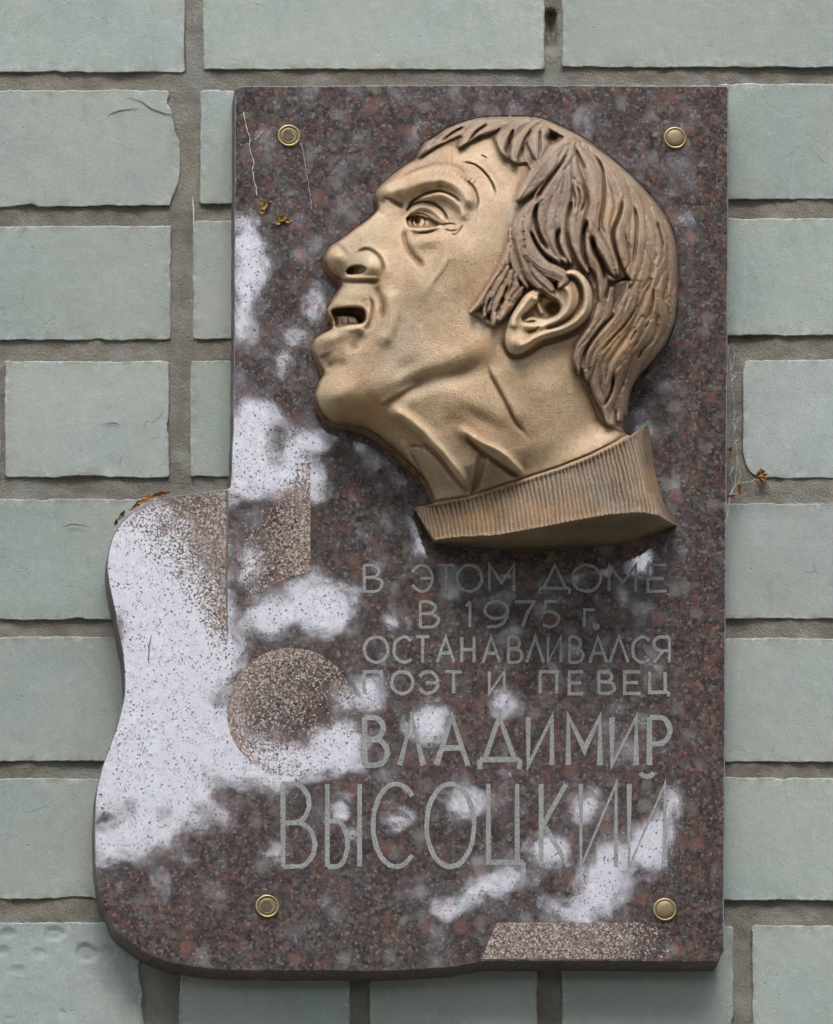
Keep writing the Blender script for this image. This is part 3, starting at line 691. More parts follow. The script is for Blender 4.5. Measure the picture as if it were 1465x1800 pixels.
# --- cheek, folds beside the mouth
bumpz(800, 450, 44, 60, 6, 20)
bumpz(735, 500, 34, 44, 4.5, 20)
ridge([(783, 446), (780, 466), (766, 486), (756, 502), (746, 522)], 6.0, .8, .3)
crease([(790, 446), (784, 470), (768, 490), (756, 506)], -.8, 14, 2.5, side=-1, ends=.3)
ridge([(664, 494), (664, 512), (672, 532), (673, 550), (668, 566)], 6.5, -4.2, .3)                                          # nasolabial
ridge([(680, 500), (686, 530), (688, 560), (680, 590), (664, 610)], 13, 4.6, .2)
ridge([(648, 520), (655, 535), (653, 556), (647, 574), (640, 586)], 3.4, -3.2, .25)
ridge([(642, 580), (632, 596), (622, 612), (624, 622)], 9, -3.0, .3)


# --- upper lip, open mouth, lower lip
bumpz(618, 518, 26, 17, 4.5, -10)
ridge([(583, 531), (602, 536), (622, 536), (640, 536)], 8, 2.0, .2)
plate([(586, 545), (604, 541), (624, 540), (638, 543), (643, 553), (641, 564), (632, 570), (614, 572), (598, 576), (589, 573), (587, 560)], -13, 3.0)
plate([(585, 546), (604, 541), (624, 540), (638, 543), (643, 553), (641, 564), (632, 568), (626, 558), (606, 554), (590, 554)], -22, 2.8)
ridge([(602, 556), (603, 572)], 1.2, -2.5, .2)
ridge([(613, 556), (614, 572)], 1.2, -2.0, .2)                                                                                                # teeth / tongue
ridge([(592, 556), (593, 574)], 1.4, -3, .2)
ridge([(640, 541), (648, 550), (645, 565), (636, 574)], 6.0, .9, .2)
ridge([(562, 592), (580, 580), (602, 577), (626, 576), (640, 570)], 6.5, 3.4, .2)
bumpz(578, 594, 22, 15, 6.5, -20)
bumpz(604, 586, 30, 10, 3.0, -8)
ridge([(568, 620), (576, 636), (584, 648)], 11, -4.5, .25)
ridge([(572, 646), (590, 643), (612, 634)], 8, -2.2, .3)
# --- chin, jaw
bumpz(600, 692, 44, 40, 9)
bumpz(580, 700, 22, 26, 4)
ridge([(640, 700), (690, 672), (740, 648), (800, 630), (850, 618)], 30, 3.6, .3)                                           # jaw bone
ridge([(650, 726), (684, 704), (716, 684), (748, 668), (790, 662), (826, 656), (846, 650)], 15, -3.4, .3)
bumpz(732, 674, 26, 15, -5, -20)
bumpz(812, 652, 32, 16, -5, -14)
crease([(662, 716), (684, 702), (712, 686), (738, 672)], 3.5, 12, 3, side=-1)
bumpz(716, 646, 30, 16, -3, -30)
bumpz(846, 606, 32, 30, 4)
# --- neck
ridge([(680, 716), (707, 730), (745, 758), (783, 798), (812, 838), (826, 866)], 12, 7.5, .12, w2=8)
ridge([(736, 778), (750, 784), (774, 806), (798, 836), (816, 856), (825, 872)], 5.5, -4.4, .15)
crease([(738, 774), (754, 782), (776, 802), (800, 834), (822, 866)], 5.0, 18, 2.4, side=-1)
ridge([(718, 787), (730, 808), (742, 834), (754, 868)], 3.4, -3.0, .25)
ridge([(719, 786), (734, 784), (748, 792)], 3, -2, .3)
ridge([(700, 770), (722, 800), (742, 836), (756, 876)], 8, 3.5, .15)
ridge([(802, 752), (822, 762), (850, 778), (882, 794), (908, 820), (926, 840)], 9.5, 7.0, .14, w2=7)
ridge([(815, 762), (828, 776), (849, 796), (878, 816), (900, 830), (918, 843)], 5.2, -4.6, .15)
crease([(818, 762), (832, 776), (852, 793), (884, 815), (914, 838)], 5.0, 18, 2.4, side=-1)
plate([(843, 800), (856, 806), (850, 830), (838, 862), (828, 866), (834, 838)], -3.5, 4.0)
bumpz(782, 836, 20, 22, -4)
ridge([(858, 640), (864, 660), (876, 682), (894, 716), (908, 744), (930, 770)], 4.2, -3.2, .25)
crease([(858, 640), (866, 662), (880, 688), (898, 722), (914, 750)], 2.4, 20, 2.5, side=-1)
bumpz(880, 720, 60, 40, 3, 40)
bumpz(820, 712, 50, 26, 3, 25)
bumpz(960, 680, 60, 60, 3)
bumpz(845, 735, 40, 12, -2.5, 30)
bumpz(1030, 740, 30, 60, -3, 10)
# --- hair
HAIR = np.array([(715, 284), (729, 270), (700, 150), (1260, 150), (1260, 560), (1200, 660), (1125, 700), (1115, 735), (1096, 760), (1071, 750), (1056, 738), (1045, 712), (1036, 690), (1024, 674), (1012, 655), (1007, 630), (1013, 605), (1026, 585), (1040, 566), (1046, 545), (1046, 520), (1040, 498), (1026, 482), (1006, 474), (990, 480), (984, 496), (980, 516), (972, 520), (954, 512), (935, 503), (922, 510), (915, 530), (902, 545), (888, 562), (874, 575), (858, 571), (846, 561), (826, 549), (842, 528), (858, 503), (874, 478), (885, 450), (891, 420), (897, 384), (905, 352), (918, 322), (932, 298), (926, 286), (910, 288), (895, 281), (880, 268), (872, 250), (864, 238), (846, 238), (822, 252), (808, 260), (796, 256), (776, 256), (756, 266), (742, 276), (730, 284)], float)
hs, _ = poly_sdf(P, HAIR); hs = hs.reshape(shp); hairm = sstep(-1.8, 2.2, hs)
HL = np.full(shp, -2.2)
HL += .9 * vnoise(GX, GY, .03, 5) + .5 * vnoise(GX, GY, .09, 6)
LOCKM = np.zeros(shp, bool)
lrn = random.Random(11)
def lock(pts, w, a=5.0, off=0.0, w0=.4, tip=.42, n=3, paint=True, wide=1.5):
    """a lock of hair: a tapering rounded strip with strands; later locks lie over earlier ones"""
    w = w * wide
    c = catmull(pts, 5) if len(pts) > 2 else np.array(pts, float)
    sl, Q = box(c, w * 1.3 + 2); d, t, s = line_dist(Q, c)
    ww = w * (w0 + (1 - w0) * sstep(0, .35, t)) * np.clip((1.02 - t) / tip, 0, 1) ** .55
    q = np.clip(d / np.maximum(ww, .2), 0, 1.0)
    ph = lrn.uniform(0, 6)
    st = .22 * np.cos(q * s * n * 2.4 + ph + t * 3) + .12 * np.cos(q * s * n * 5.3 + ph * 2 + t * 7)
    a = a * .82; wob = .3 * vnoise(Q[:, 0], Q[:, 1], .08, 61) + .25 * vnoise(Q[:, 0], Q[:, 1], .25, 62)
    st = st + .13 * np.cos(q * s * n * 8.5 + ph * 3 + t * 5 + 3 * vnoise(Q[:, 0], Q[:, 1], .05, 63)) * (n > 1)
    h = wob + a * np.clip(1 - q ** 2.6, 0, 1) ** .6 + off + st * sstep(0, .35, 1 - q) * min(1.2, w / 12) * 1.2 + 1.3 * s * q * math.sin(ph)
    ok = d < ww
    cur = HL[sl].ravel()
    e = sstep(0, .16, 1 - q)
    new = np.where(ok, np.maximum(cur, h) * .45 + .55 * h, cur)
    new = np.where(ok & (q > .9), np.minimum(new, cur), new) if False else new
    HL[sl] = new.reshape(HL[sl].shape)
    if paint: lm = LOCKM[sl].ravel() | (ok & (q < .95)); LOCKM[sl] = lm.reshape(LOCKM[sl].shape)
def groove(pts, w, a, ends=.25): ridge(pts, w, -a * 1.5, ends, tgt=HL)
# back of the head and nape: many long strands that sweep down and forward
for i in range(18):
    t = i / 17
    x0 = 1030 + 150 * t ** .8; y0 = 300 + 190 * t ** 1.2
    x1 = 1128 + 62 * t; y1 = 470 + 70 * t
    x2 = 1082 + 98 * t; y2 = 592 - 20 * t
    j = lambda s: lrn.uniform(-s, s)
    lock([(x0 + j(8), y0 + j(10)), (x0 * .5 + x1 * .5 + 10 + j(6), (y0 + y1) / 2), (x1 + j(6), y1 + j(8)), (x2 + j(7), y2 + j(10)), (x2 - 18 + j(5), y2 + 40)], lrn.uniform(10, 15), lrn.uniform(2.0, 3.6), -1.0)
for pts, w, a in [
    ([(1142, 430), (1128, 500), (1092, 570), (1064, 618), (1062, 660), (1070, 700), (1078, 746)], 13, 5),
    ([(1161, 460), (1152, 520), (1130, 585), (1100, 640), (1088, 690), (1092, 738)], 14, 5.5),
    ([(1183, 480), (1180, 545), (1152, 604), (1120, 650), (1104, 690), (1100, 728)], 13, 5),
    ([(1190, 470), (1190, 540), (1172, 590), (1140, 634)], 9, 4),
    ([(1120, 500), (1104, 548), (1070, 590), (1046, 628), (1046, 668), (1056, 706)], 12, 5),
    ([(1100, 520), (1078, 566), (1046, 598), (1030, 634), (1032, 668)], 9, 4.5),
    ([(1076, 508), (1066, 552), (1040, 586), (1019, 622), (1018, 656)], 8, 4.2),
    ([(1060, 500), (1056, 542), (1034, 580), (1012, 612), (1010, 644)], 6.5, 3.8),
    ([(1112, 610), (1092, 652), (1078, 690), (1068, 730), (1072, 746)], 8, 6),
    ([(1130, 560), (1110, 600), (1080, 640), (1066, 676)], 8, 5.5),
    ([(1150, 556), (1140, 590), (1112, 622)], 8, 5),
    ([(1160, 520), (1168, 560), (1158, 600)], 7, 5),
    ([(1050, 640), (1046, 676), (1062, 716), (1068, 744)], 6, 5),
    ([(1102, 670), (1096, 704), (1086, 740)], 7, 6.5)]: lock(pts, w, a)
# crown and side
for pts, w, a in [
    ([(1000, 236), (1050, 262), (1100, 306), (1142, 356), (1172, 410), (1182, 470)], 17, 3.0),
    ([(1010, 246), (1060, 286), (1104, 342), (1140, 396), (1160, 460), (1160, 520)], 16, 3.6),
    ([(1012, 250), (1060, 300), (1096, 360), (1118, 420), (1126, 474)], 13, 4.2),
    ([(1090, 306), (1116, 352), (1122, 410), (1118, 462), (1108, 500)], 10, 4.6),
    ([(1150, 366), (1166, 410), (1164, 460), (1150, 500)], 9, 4.2),
    ([(1172, 390), (1184, 436), (1184, 486), (1176, 520)], 7.5, 4.0),
    ([(1026, 256), (1058, 292), (1074, 346), (1068, 392), (1074, 440), (1086, 482)], 11, 5.2),
    ([(1040, 262), (1080, 308), (1096, 360), (1086, 408), (1096, 450), (1107, 487)], 10.5, 5.6),
    ([(1016, 256), (1042, 302), (1048, 356), (1036, 408), (1036, 446), (1056, 480), (1078, 492)], 10.5, 5.4),
    ([(1006, 262), (1018, 310), (1022, 356), (1012, 402), (1020, 446), (1034, 478)], 10, 5.0),
    ([(1034, 384), (1046, 416), (1064, 448), (1080, 484)], 8, 6.0),
    ([(1046, 440), (1056, 470), (1060, 500), (1056, 530)], 7, 4.8),
    ([(1010, 318), (1020, 340), (1016, 362), (1010, 378)], 8.5, 6.2),
    ([(1000, 290), (996, 336), (984, 378), (986, 424), (1004, 462)], 9.5, 5.2),
    ([(990, 300), (976, 342), (964, 392), (974, 436), (996, 462)], 9.5, 5.6),
    ([(996, 268), (978, 308), (952, 352), (944, 398), (956, 436), (984, 462)], 11, 5.6),
    ([(948, 348), (928, 372), (918, 410), (930, 448), (958, 472), (982, 486), (984, 500)], 12.5, 7.4),
    ([(916, 380), (910, 430), (924, 474), (944, 500), (954, 514)], 9, 5.6),
    ([(930, 450), (946, 480), (966, 502), (976, 520)], 8, 6.0),
    ([(898, 404), (900, 440), (912, 478), (930, 508)], 6.0, 5.0),
    ([(1002, 244), (976, 272), (944, 308), (922, 336), (912, 350)], 14, 6.5),
    ([(1010, 250), (1000, 268), (984, 300)], 9, 5.5)]: lock(pts, w, a)
groove([(1001, 262), (984, 292), (956, 330), (934, 364)], 2.2, 5)
groove([(946, 350), (941, 380), (948, 412), (966, 444)], 3.0, 6.5)
groove([(930, 402), (944, 430), (962, 452), (990, 466)], 2.4, 4.5)
groove([(1012, 262), (1020, 300), (1032, 340), (1030, 384)], 1.9, 3.5)
groove([(1042, 262), (1060, 300), (1062, 350), (1056, 392), (1066, 412)], 2.0, 4.5)
groove([(1097, 344), (1090, 378), (1078, 410), (1084, 446), (1096, 476)], 2.6, 6)
groove([(1114, 354), (1120, 392), (1118, 432), (1112, 470)], 2.4, 4.5)
groove([(1034, 384), (1026, 414), (1026, 444), (1036, 474)], 3.2, 7)
groove([(984, 398), (980, 426), (992, 456)], 3.0, 6)
groove([(1040, 410), (1046, 440), (1060, 468), (1066, 500)], 4.2, 7)
groove([(1008, 330), (1012, 352), (1010, 374)], 1.2, 3); groove([(1016, 326), (1021, 350), (1016, 372)], 1.2, 3); groove([(1024, 322), (1030, 350), (1022, 374)], 1.6, 4)
groove([(1072, 500), (1100, 490), (1112, 494)], 1.8, 3.5)
groove([(1080, 656), (1074, 690), (1060, 716)], 2.2, 6)
groove([(1154, 385), (1162, 414), (1168, 440)], 2.0, 3.5)
groove([(1086, 550), (1062, 570), (1046, 590), (1030, 616), (1024, 650)], 2.0, 4.5)
groove([(1122, 536), (1100, 570), (1072, 600), (1056, 622)], 1.6, 3.5)
groove([(1150, 500), (1146, 540), (1136, 566)], 2.0, 4)
for i in range(16):                                   # short chisel cuts at the back
    x = lrn.uniform(1070, 1180); y = lrn.uniform(440, 660); L = lrn.uniform(12, 30)
    groove([(x, y), (x - L * .12 - 2, y + L * .5), (x - L * .5, y + L)], lrn.uniform(.9, 1.5), lrn.uniform(1.0, 2.2))
# fringe
for pts, w, a in [
    ([(920, 210), (880, 208), (840, 214), (800, 230), (764, 250), (736, 274)], 8.5, 4.5),
    ([(900, 206), (850, 208), (806, 222), (770, 240), (742, 264)], 5, 5.5),
    ([(790, 228), (768, 244), (750, 258), (738, 270)], 4.5, 6),
    ([(900, 214), (862, 220), (834, 232), (816, 250), (806, 264)], 9, 6.5),
    ([(872, 212), (840, 220), (812, 238)], 6, 6.2),
    ([(930, 212), (906, 222), (886, 240), (880, 262), (892, 282)], 8.5, 6.0),
    ([(950, 210), (930, 228), (912, 250), (904, 272), (908, 290)], 8.5, 6.5),
    ([(960, 214), (944, 230), (938, 252), (944, 280)], 7.5, 6.2),
    ([(966, 214), (958, 234), (956, 256), (950, 276)], 6, 5.4),
    ([(940, 204), (970, 212), (1000, 226), (1030, 244)], 7, 4.5),
    ([(960, 216), (990, 228), (1010, 246)], 7, 4.0)]: lock(pts, w, a)
groove([(905, 224), (896, 246), (895, 272)], 2.2, 5); groove([(936, 226), (922, 248), (916, 276)], 2.0, 4.5); groove([(950, 226), (950, 250), (950, 272)], 1.8, 4)
groove([(860, 216), (838, 232), (824, 250)], 2.0, 5); groove([(820, 220), (796, 234), (776, 250)], 1.8, 4.5); groove([(790, 230), (770, 242), (752, 260)], 1.4, 3.5)
bumpz(970, 243, 11, 9, -10, 0, 3, tgt=HL)
# sideburn
for pts, w, a in [
    ([(894, 430), (884, 462), (864, 500), (844, 528), (828, 548)], 10, 4.6),
    ([(892, 470), (880, 500), (862, 530), (850, 558)], 8.5, 5.4),
    ([(898, 478), (892, 506), (876, 540), (866, 572)], 9.5, 6.2),
    ([(906, 484), (906, 510), (894, 534), (878, 564)], 7, 5.8),
    ([(920, 504), (908, 520), (896, 534)], 4.5, 4.5)]: lock(pts, w, a)
groove([(894, 500), (886, 520), (876, 538)], 1.5, 5); groove([(888, 522), (880, 536), (870, 552)], 1.5, 5); groove([(866, 520), (856, 544), (862, 566)], 1.5, 4); groove([(880, 540), (872, 558)], 1.2, 4)
HL = blur(HL, .7) * 1.2
EDGE = 3.2
Z = Z * (1 - hairm) + hairm * (EDGE + HL + 2.2)
# --- ear, over everything
EAR = [(889, 604), (890, 582), (896, 562), (904, 546), (914, 530), (926, 516), (944, 508), (972, 514), (984, 496), (990, 480), (1008, 474), (1026, 484), (1038, 504), (1042, 528), (1038, 550), (1022, 570), (998, 584), (972, 592), (950, 599), (930, 613), (912, 622), (896, 618)]
EZ = np.zeros(shp)
es, _ = poly_sdf(P, catmull(EAR, 4, closed=True)); es = es.reshape(shp)
em = sstep(-2.2, 1.2, es)
EZ += 6.5 + 2.0 * sstep(0, 12, es)
ridge([(988, 486), (1004, 479), (1020, 490), (1031, 512), (1031, 540), (1016, 562), (992, 577), (964, 585), (942, 594), (922, 606), (906, 608)], 7.5, 6.0, .05, tgt=EZ)
ridge([(994, 488), (1010, 490), (1021, 508), (1021, 534), (1006, 556), (982, 570), (956, 578)], 4.2, -6.5, .08, tgt=EZ)
ridge([(984, 500), (998, 508), (1003, 524), (998, 544), (982, 562), (960, 572), (938, 574), (914, 572)], 6.2, 4.2, .12, tgt=EZ)
ridge([(902, 578), (904, 560), (914, 546), (926, 530), (938, 516)], 6.5, 4.0, .1, tgt=EZ)
ridge([(944, 520), (948, 540), (956, 554)], 4.5, 3.6, .15, tgt=EZ)
plate([(952, 514), (966, 522), (980, 528), (985, 540), (980, 552), (966, 560), (950, 560), (934, 558), (922, 562), (918, 556), (930, 544), (942, 532)], -8.5, 3.4, tgt=EZ)
bumpz(972, 542, 12, 11, -9, 0, 3, tgt=EZ)
ridge([(916, 562), (926, 566), (944, 564)], 2.5, -3, .2, tgt=EZ)
bumpz(912, 600, 16, 13, 4.0, tgt=EZ)
ridge([(950, 572), (940, 580), (926, 584)], 2.0, -2.0, .2, tgt=EZ)
lockz = Z.copy()
overlap = (hs > 0) & (es > 0)
Z = Z * (1 - em) + em * EZ
curl = [(952, 470), (978, 484), (990, 496), (986, 508)]
HLb = HL; HL = np.full(shp, -50.0)
lock([(926, 446), (952, 470), (978, 482), (990, 492), (984, 504)], 10, 9, 3, w0=.9, tip=.25)
lock([(928, 470), (948, 492), (962, 506), (975, 522)], 8, 7.5, 1.5, w0=.8)
curlm = HL > -40
Z = np.where(curlm, np.maximum(Z, HL + 2.5), Z)
ridge([(885, 590), (886, 606), (894, 622), (910, 630), (932, 620), (954, 606), (984, 596), (1014, 584), (1040, 560)], 4.0, -4.0, .1)   # cut-in shadow line round the ear
ear_hair = np.maximum(hs, np.where(curlm, 3.0, -9))
h = base + Z * sstep(-2, 9, Dm)

# --- collar
LIP = np.array([(727, 893), (764, 950), (800, 945), (877, 941), (948, 928), (1019, 914), (1073, 905), (1126, 901), (1161, 907), (1187, 921)], float)
TOPC = np.array([(727, 890), (767, 884), (821, 875), (913, 845), (984, 822), (1037, 801), (1083, 778), (1115, 758), (1140, 746)], float)
HX = [727, 745, 764, 800, 842, 895, 948, 1019, 1073, 1126, 1161, 1178, 1190]
HV = [6, 16, 24, 34, 43, 55, 64, 75, 78, 70, 50, 28, 8]
BOT = np.array([(727, 896), (737, 914), (753, 944), (764, 957), (842, 965), (948, 969), (1055, 960), (1144, 943), (1187, 926), (1195, 921)], float)
lipy = np.interp(GX, LIP[:, 0], LIP[:, 1]); topy = np.interp(GX, TOPC[:, 0], TOPC[:, 1]); boty = np.interp(GX, BOT[:, 0], BOT[:, 1])
# ribbed band: the picture column under the lip at x belongs to a slanted rib
rx = GX + (lipy - GY) * np.interp(GX, [727, 900, 1100, 1190], [.34, .12, .22, .42]) * np.clip((lipy - GY) / 150, 0, 1) ** .3
hb = np.interp(rx, HX, HV)
vv = np.clip((lipy - GY) / np.maximum(lipy - topy, 4), 0, 1)
hb = hb * (1 - .16 * vv) + 1.0
rib = np.sin(rx / 7.6 * 2 * PI + 2.2 * vnoise(GX, GY * .2, .03, 8) + .8 * vnoise(GX, GY, .09, 9))
hb += (1.15 * (np.abs(.5 + .5 * rib) ** .5 * 2 - 1) + .35 * vnoise(rx * 2.4, GY * .12, .30, 4) + .35 * vnoise(GX, GY, .05, 3)) * sstep(0, .05, 1 - vv)
hb += 2.0 * np.exp(-((vv - .97) / .05) ** 2) + 1.0 * np.exp(-(vv / .06) ** 2)
und = np.clip((boty - GY) / np.maximum(boty - lipy, 3), 0, 1)        # 1 at the lip, 0 where the cut meets the stone
hu = np.interp(GX, HX, HV) * und ** .92 + .6 * vnoise(GX, GY, .08, 13) * und
hcol = np.where(GY < lipy, hb, hu)
csd = (GY - topy) * .93                                              # + below the collar's top edge
colm = sstep(-1.5, 1.5, csd) * (GX > 724)
right_edge = np.interp(GY, [746, 772, 815, 865, 893, 917], [1140, 1144, 1149, 1161, 1175, 1189])
h = h * (1 - colm) + colm * (hcol)
h = np.where((colm > .5), h * np.where(GY < lipy, sstep(-1, 26, right_edge - GX) * .75 + .25, 1), h)
neckfit = sstep(60, 0, topy - GY) * (1 - colm) * (GX > 740) * (GX < 1120)
target = np.interp(GX, HX, HV) * .84 - 5.0
h = h + neckfit * np.clip(target + 3 - (base), -40, 14) * .8
# contact rim of the collar shadow line
h = h + (1 - colm) * (-3.0) * np.exp(-((topy - GY) / 3.5) ** 2) * (GX > 760) * (GX < 1120)
h = h + .12 * vnoise(GX, GY, .09, 21) + .04 * vnoise(GX, GY, .28, 22) + .5 * vnoise(GX, GY, .03, 23)
h = np.maximum(h, .8)
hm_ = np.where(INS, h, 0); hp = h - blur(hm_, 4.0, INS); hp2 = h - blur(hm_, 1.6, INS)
rub_shade = np.clip(.5 + .22 * hp + .45 * hp2 + .5 * sstep(9, 0, Dm), 0, 1.1)  # tone from relief height: wear on the ridges, painted shade in the recesses
hf = h.ravel()
# --- mesh it: snap the rim onto the outline, skirt back to the stone
idx = np.arange(P.shape[0]).reshape(shp)
F = np.stack([idx[:-1, :-1], idx[1:, :-1], idx[1:, 1:], idx[:-1, 1:]], -1).reshape(-1, 4)
F = F[(sdf[F] > 0).sum(1) >= 1]
Q = P.copy(); o = sdf < 0
used = np.zeros(len(P), bool); used[F.ravel()] = True
snap = o & used; Q[snap] = near[snap]
gi = np.clip(np.round((Q[:, 0] - gx[0]) / gs + (P[:, 0] - near[:, 0] < 0) * 0).astype(int), 0, shp[1] - 1)
ins_near = hf.copy()
# rim height: take it from just inside the outline
inward = near - P; L = np.maximum(np.hypot(*inward.T), 1e-6); inn = near + inward / L[:, None] * 2.2
jx = np.clip(np.round((inn[:, 0] - gx[0]) / gs).astype(int), 0, shp[1] - 1); jy = np.clip(np.round((inn[:, 1] - gy[0]) / gs).astype(int), 0, shp[0] - 1)
ins_near = h[jy, jx]; hf[snap] = np.maximum(ins_near[snap] - .8, .6)
V3 = at(Q[:, 0], Q[:, 1], -T - hf / 1000.0)
cen = P[F].mean(1)
ci = np.clip(((cen[:, 0] - gx[0]) / gs).astype(int), 0, shp[1] - 1); cj = np.clip(((cen[:, 1] - gy[0]) / gs).astype(int), 0, shp[0] - 1)
lab = np.zeros(len(F), int)
lab[(hs[cj, ci] > 0) & ((es[cj, ci] < 0))] = 1
lab[curlm[cj, ci]] = 1
lab[(colm[cj, ci] > .5)] = 2
# skirt
E = np.sort(np.concatenate([F[:, [0, 1]], F[:, [1, 2]], F[:, [2, 3]], F[:, [3, 0]]]), axis=1)
Eo = np.concatenate([F[:, [0, 1]], F[:, [1, 2]], F[:, [2, 3]], F[:, [3, 0]]]); fl = np.tile(lab, 4)
key = E[:, 0] * 10 ** 7 + E[:, 1]; uq, inv, cnt = np.unique(key, return_inverse=True, return_counts=True)
be = cnt[inv] == 1; BE = Eo[be]; BL = fl[be]
head_par = None
GILT = [(856, 606, 46, 30, .95), (652, 712, 40, 26, .9), (590, 730, 50, 14, .5), (720, 316, 22, 14, .5), (588, 478, 16, 12, .6), (655, 485, 22, 10, .7), (590, 560, 18, 20, .7), (870, 400, 22, 60, .3), (1088, 600, 40, 40, .8), (1150, 540, 30, 60, .5), (1075, 375, 14, 18, .7), (884, 520, 12, 30, .7), (935, 600, 50, 14, .6), (960, 900, 90, 16, .5), (1150, 850, 16, 40, .7), (840, 915, 40, 14, .6), (1100, 950, 60, 14, .7), (700, 745, 30, 24, .6), (830, 600, 60, 50, .3)]
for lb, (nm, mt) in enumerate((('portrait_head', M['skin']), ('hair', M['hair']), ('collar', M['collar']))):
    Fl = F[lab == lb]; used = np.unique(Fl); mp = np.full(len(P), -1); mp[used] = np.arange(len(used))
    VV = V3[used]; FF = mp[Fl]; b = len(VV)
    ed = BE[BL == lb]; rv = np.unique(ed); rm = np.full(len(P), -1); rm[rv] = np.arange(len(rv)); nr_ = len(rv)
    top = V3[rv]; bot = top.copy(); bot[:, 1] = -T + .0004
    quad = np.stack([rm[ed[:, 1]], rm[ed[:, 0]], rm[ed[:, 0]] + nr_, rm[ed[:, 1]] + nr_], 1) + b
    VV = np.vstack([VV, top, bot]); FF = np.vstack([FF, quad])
    gl = np.zeros(len(VV)); rub_shade_v = np.concatenate([rub_shade.ravel()[used], rub_shade.ravel()[rv], rub_shade.ravel()[rv]])
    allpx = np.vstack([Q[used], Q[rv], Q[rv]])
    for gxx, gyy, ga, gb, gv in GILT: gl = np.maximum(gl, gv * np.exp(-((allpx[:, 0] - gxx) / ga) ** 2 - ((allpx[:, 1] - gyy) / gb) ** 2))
    ob = link(nm, VV, FF, mt, plaque if lb == 0 else head_par, smooth=True, origin=PO, attr={'gilt': gl, 'rub_shade': rub_shade_v})
    if lb == 0: head_par = ob
# ------------------------------------------------------------------ ground, the tree mirrored in the stone, unseen greenery added to shade the wall
GZ = -2.3
gr_ = link('ground', [(-40, .3, GZ), (40, .3, GZ), (40, -60, GZ), (-40, -60, GZ)], [[0, 1, 2, 3]], plain('packed_earth', (.15, .135, .10), .9))
if gr_.data.polygons[0].normal.z < 0: gr_.data.flip_normals()
tag(gr_, kind='structure')
CM = CP.copy(); CM[1] = -2 * T - CM[1]                   # the camera's mirror image in the stone's face
def mirror(u, v, D):
    p = at(u, v, -T); d = p - CM[None, :]; t = (-D - CM[1]) / d[:, 1]
    return CM[None, :] + d * t[:, None]
GAPS = [  # openings in the crown through which the sky shows: (u, v, ru, rv, angle)
    (434, 455, 30, 85, 0), (432, 560, 26, 60, 0), (520, 588, 42, 12, 5), (552, 530, 14, 38, 5),
    (440, 770, 55, 85, 20), (545, 775, 55, 26, -12), (475, 840, 90, 40, -15), (545, 850, 32, 45, 0), (500, 640, 12, 22, 0),
    (270, 1010, 130, 150, 0), (290, 1200, 150, 150, 0), (270, 1340, 140, 150, -10), (330, 1270, 110, 90, 0), (360, 1130, 80, 90, 0), (210, 1470, 60, 45, -30), (400, 1330, 90, 60, -10),
    (560, 1060, 62, 62, 0), (480, 1080, 55, 40, 0), (440, 1000, 14, 40, 0), (500, 1345, 120, 42, -5), (590, 1320, 60, 55, 0), (610, 1230, 40, 22, 20), (600, 1425, 22, 20, 0),
    (755, 1270, 36, 38, 20), (655, 1215, 26, 30, 0), (690, 1095, 22, 20, 0), (820, 1415, 40, 30, 0), (740, 960, 14, 40, -15), (890, 985, 16, 24, 0), (1130, 985, 24, 26, 0), (1210, 390, 12, 16, 0),
    (860, 1555, 75, 26, -18), (800, 1595, 50, 20, -15), (1060, 1560, 45, 75, 25), (1150, 1480, 75, 40, -45), (1010, 1600, 55, 20, 0), (1200, 1410, 30, 35, -40), (960, 1490, 40, 26, 0), (1030, 1420, 30, 22, 0), (1180, 1668, 18, 10, 0), (740, 225, 12, 8, 0), (285, 1545, 14, 12, 0), (480, 1505, 20, 18, 0), (620, 1470, 14, 10, 0),
    (700, 1440, 24, 14, 0), (880, 1240, 20, 24, 0)]
def gapness(u, v):
    g = np.full(len(u), 9.0)
    for a, b, ru, rv, an in GAPS:
        A = math.radians(an); du, dv = u - a, v - b
        x = (du * math.cos(A) + dv * math.sin(A)) / ru; y = (-du * math.sin(A) + dv * math.cos(A)) / rv
        g = np.minimum(g, np.hypot(x, y))
    n2 = vnoise(u, v, .022, 51) + .7 * vnoise(u, v, .05, 52); wr = np.exp(-((u - 760) / 480) ** 2 - ((v - 1420) / 300) ** 2) + .8 * np.exp(-((u - 480) / 130) ** 2 - ((v - 700) / 330) ** 2)
    g = np.minimum(g, 2.45 - .62 * n2 - .95 * np.clip(wr, 0, 1))
    out = (u < 100) | (u > 1330) | (v < 60) | (v > 1780)
    n = vnoise(u, v, .006, 41) + .6 * vnoise(u, v, .016, 42)
    g = np.where(out, 1.35 - n * .9, g + .24 * vnoise(u, v, .03, 43) + .20 * vnoise(u, v, .07, 44) + .12 * vnoise(u, v, .15, 45))
    return g
def leaves(C, size, r):
    n = len(C); a = r.normal(size=(n, 3)); a /= np.linalg.norm(a, axis=1)[:, None]
    b = r.normal(size=(n, 3)); b -= (b * a).sum(1)[:, None] * a; b /= np.linalg.norm(b, axis=1)[:, None]
    s = (size * r.uniform(.6, 1.25, n))[:, None]
    V = np.stack([C - a * s * .55, C + b * s * .34 - a * s * .05, C + a * s * .6, C - b * s * .34 - a * s * .05], 1).reshape(-1, 3)
    return V, np.arange(n * 4).reshape(-1, 4)
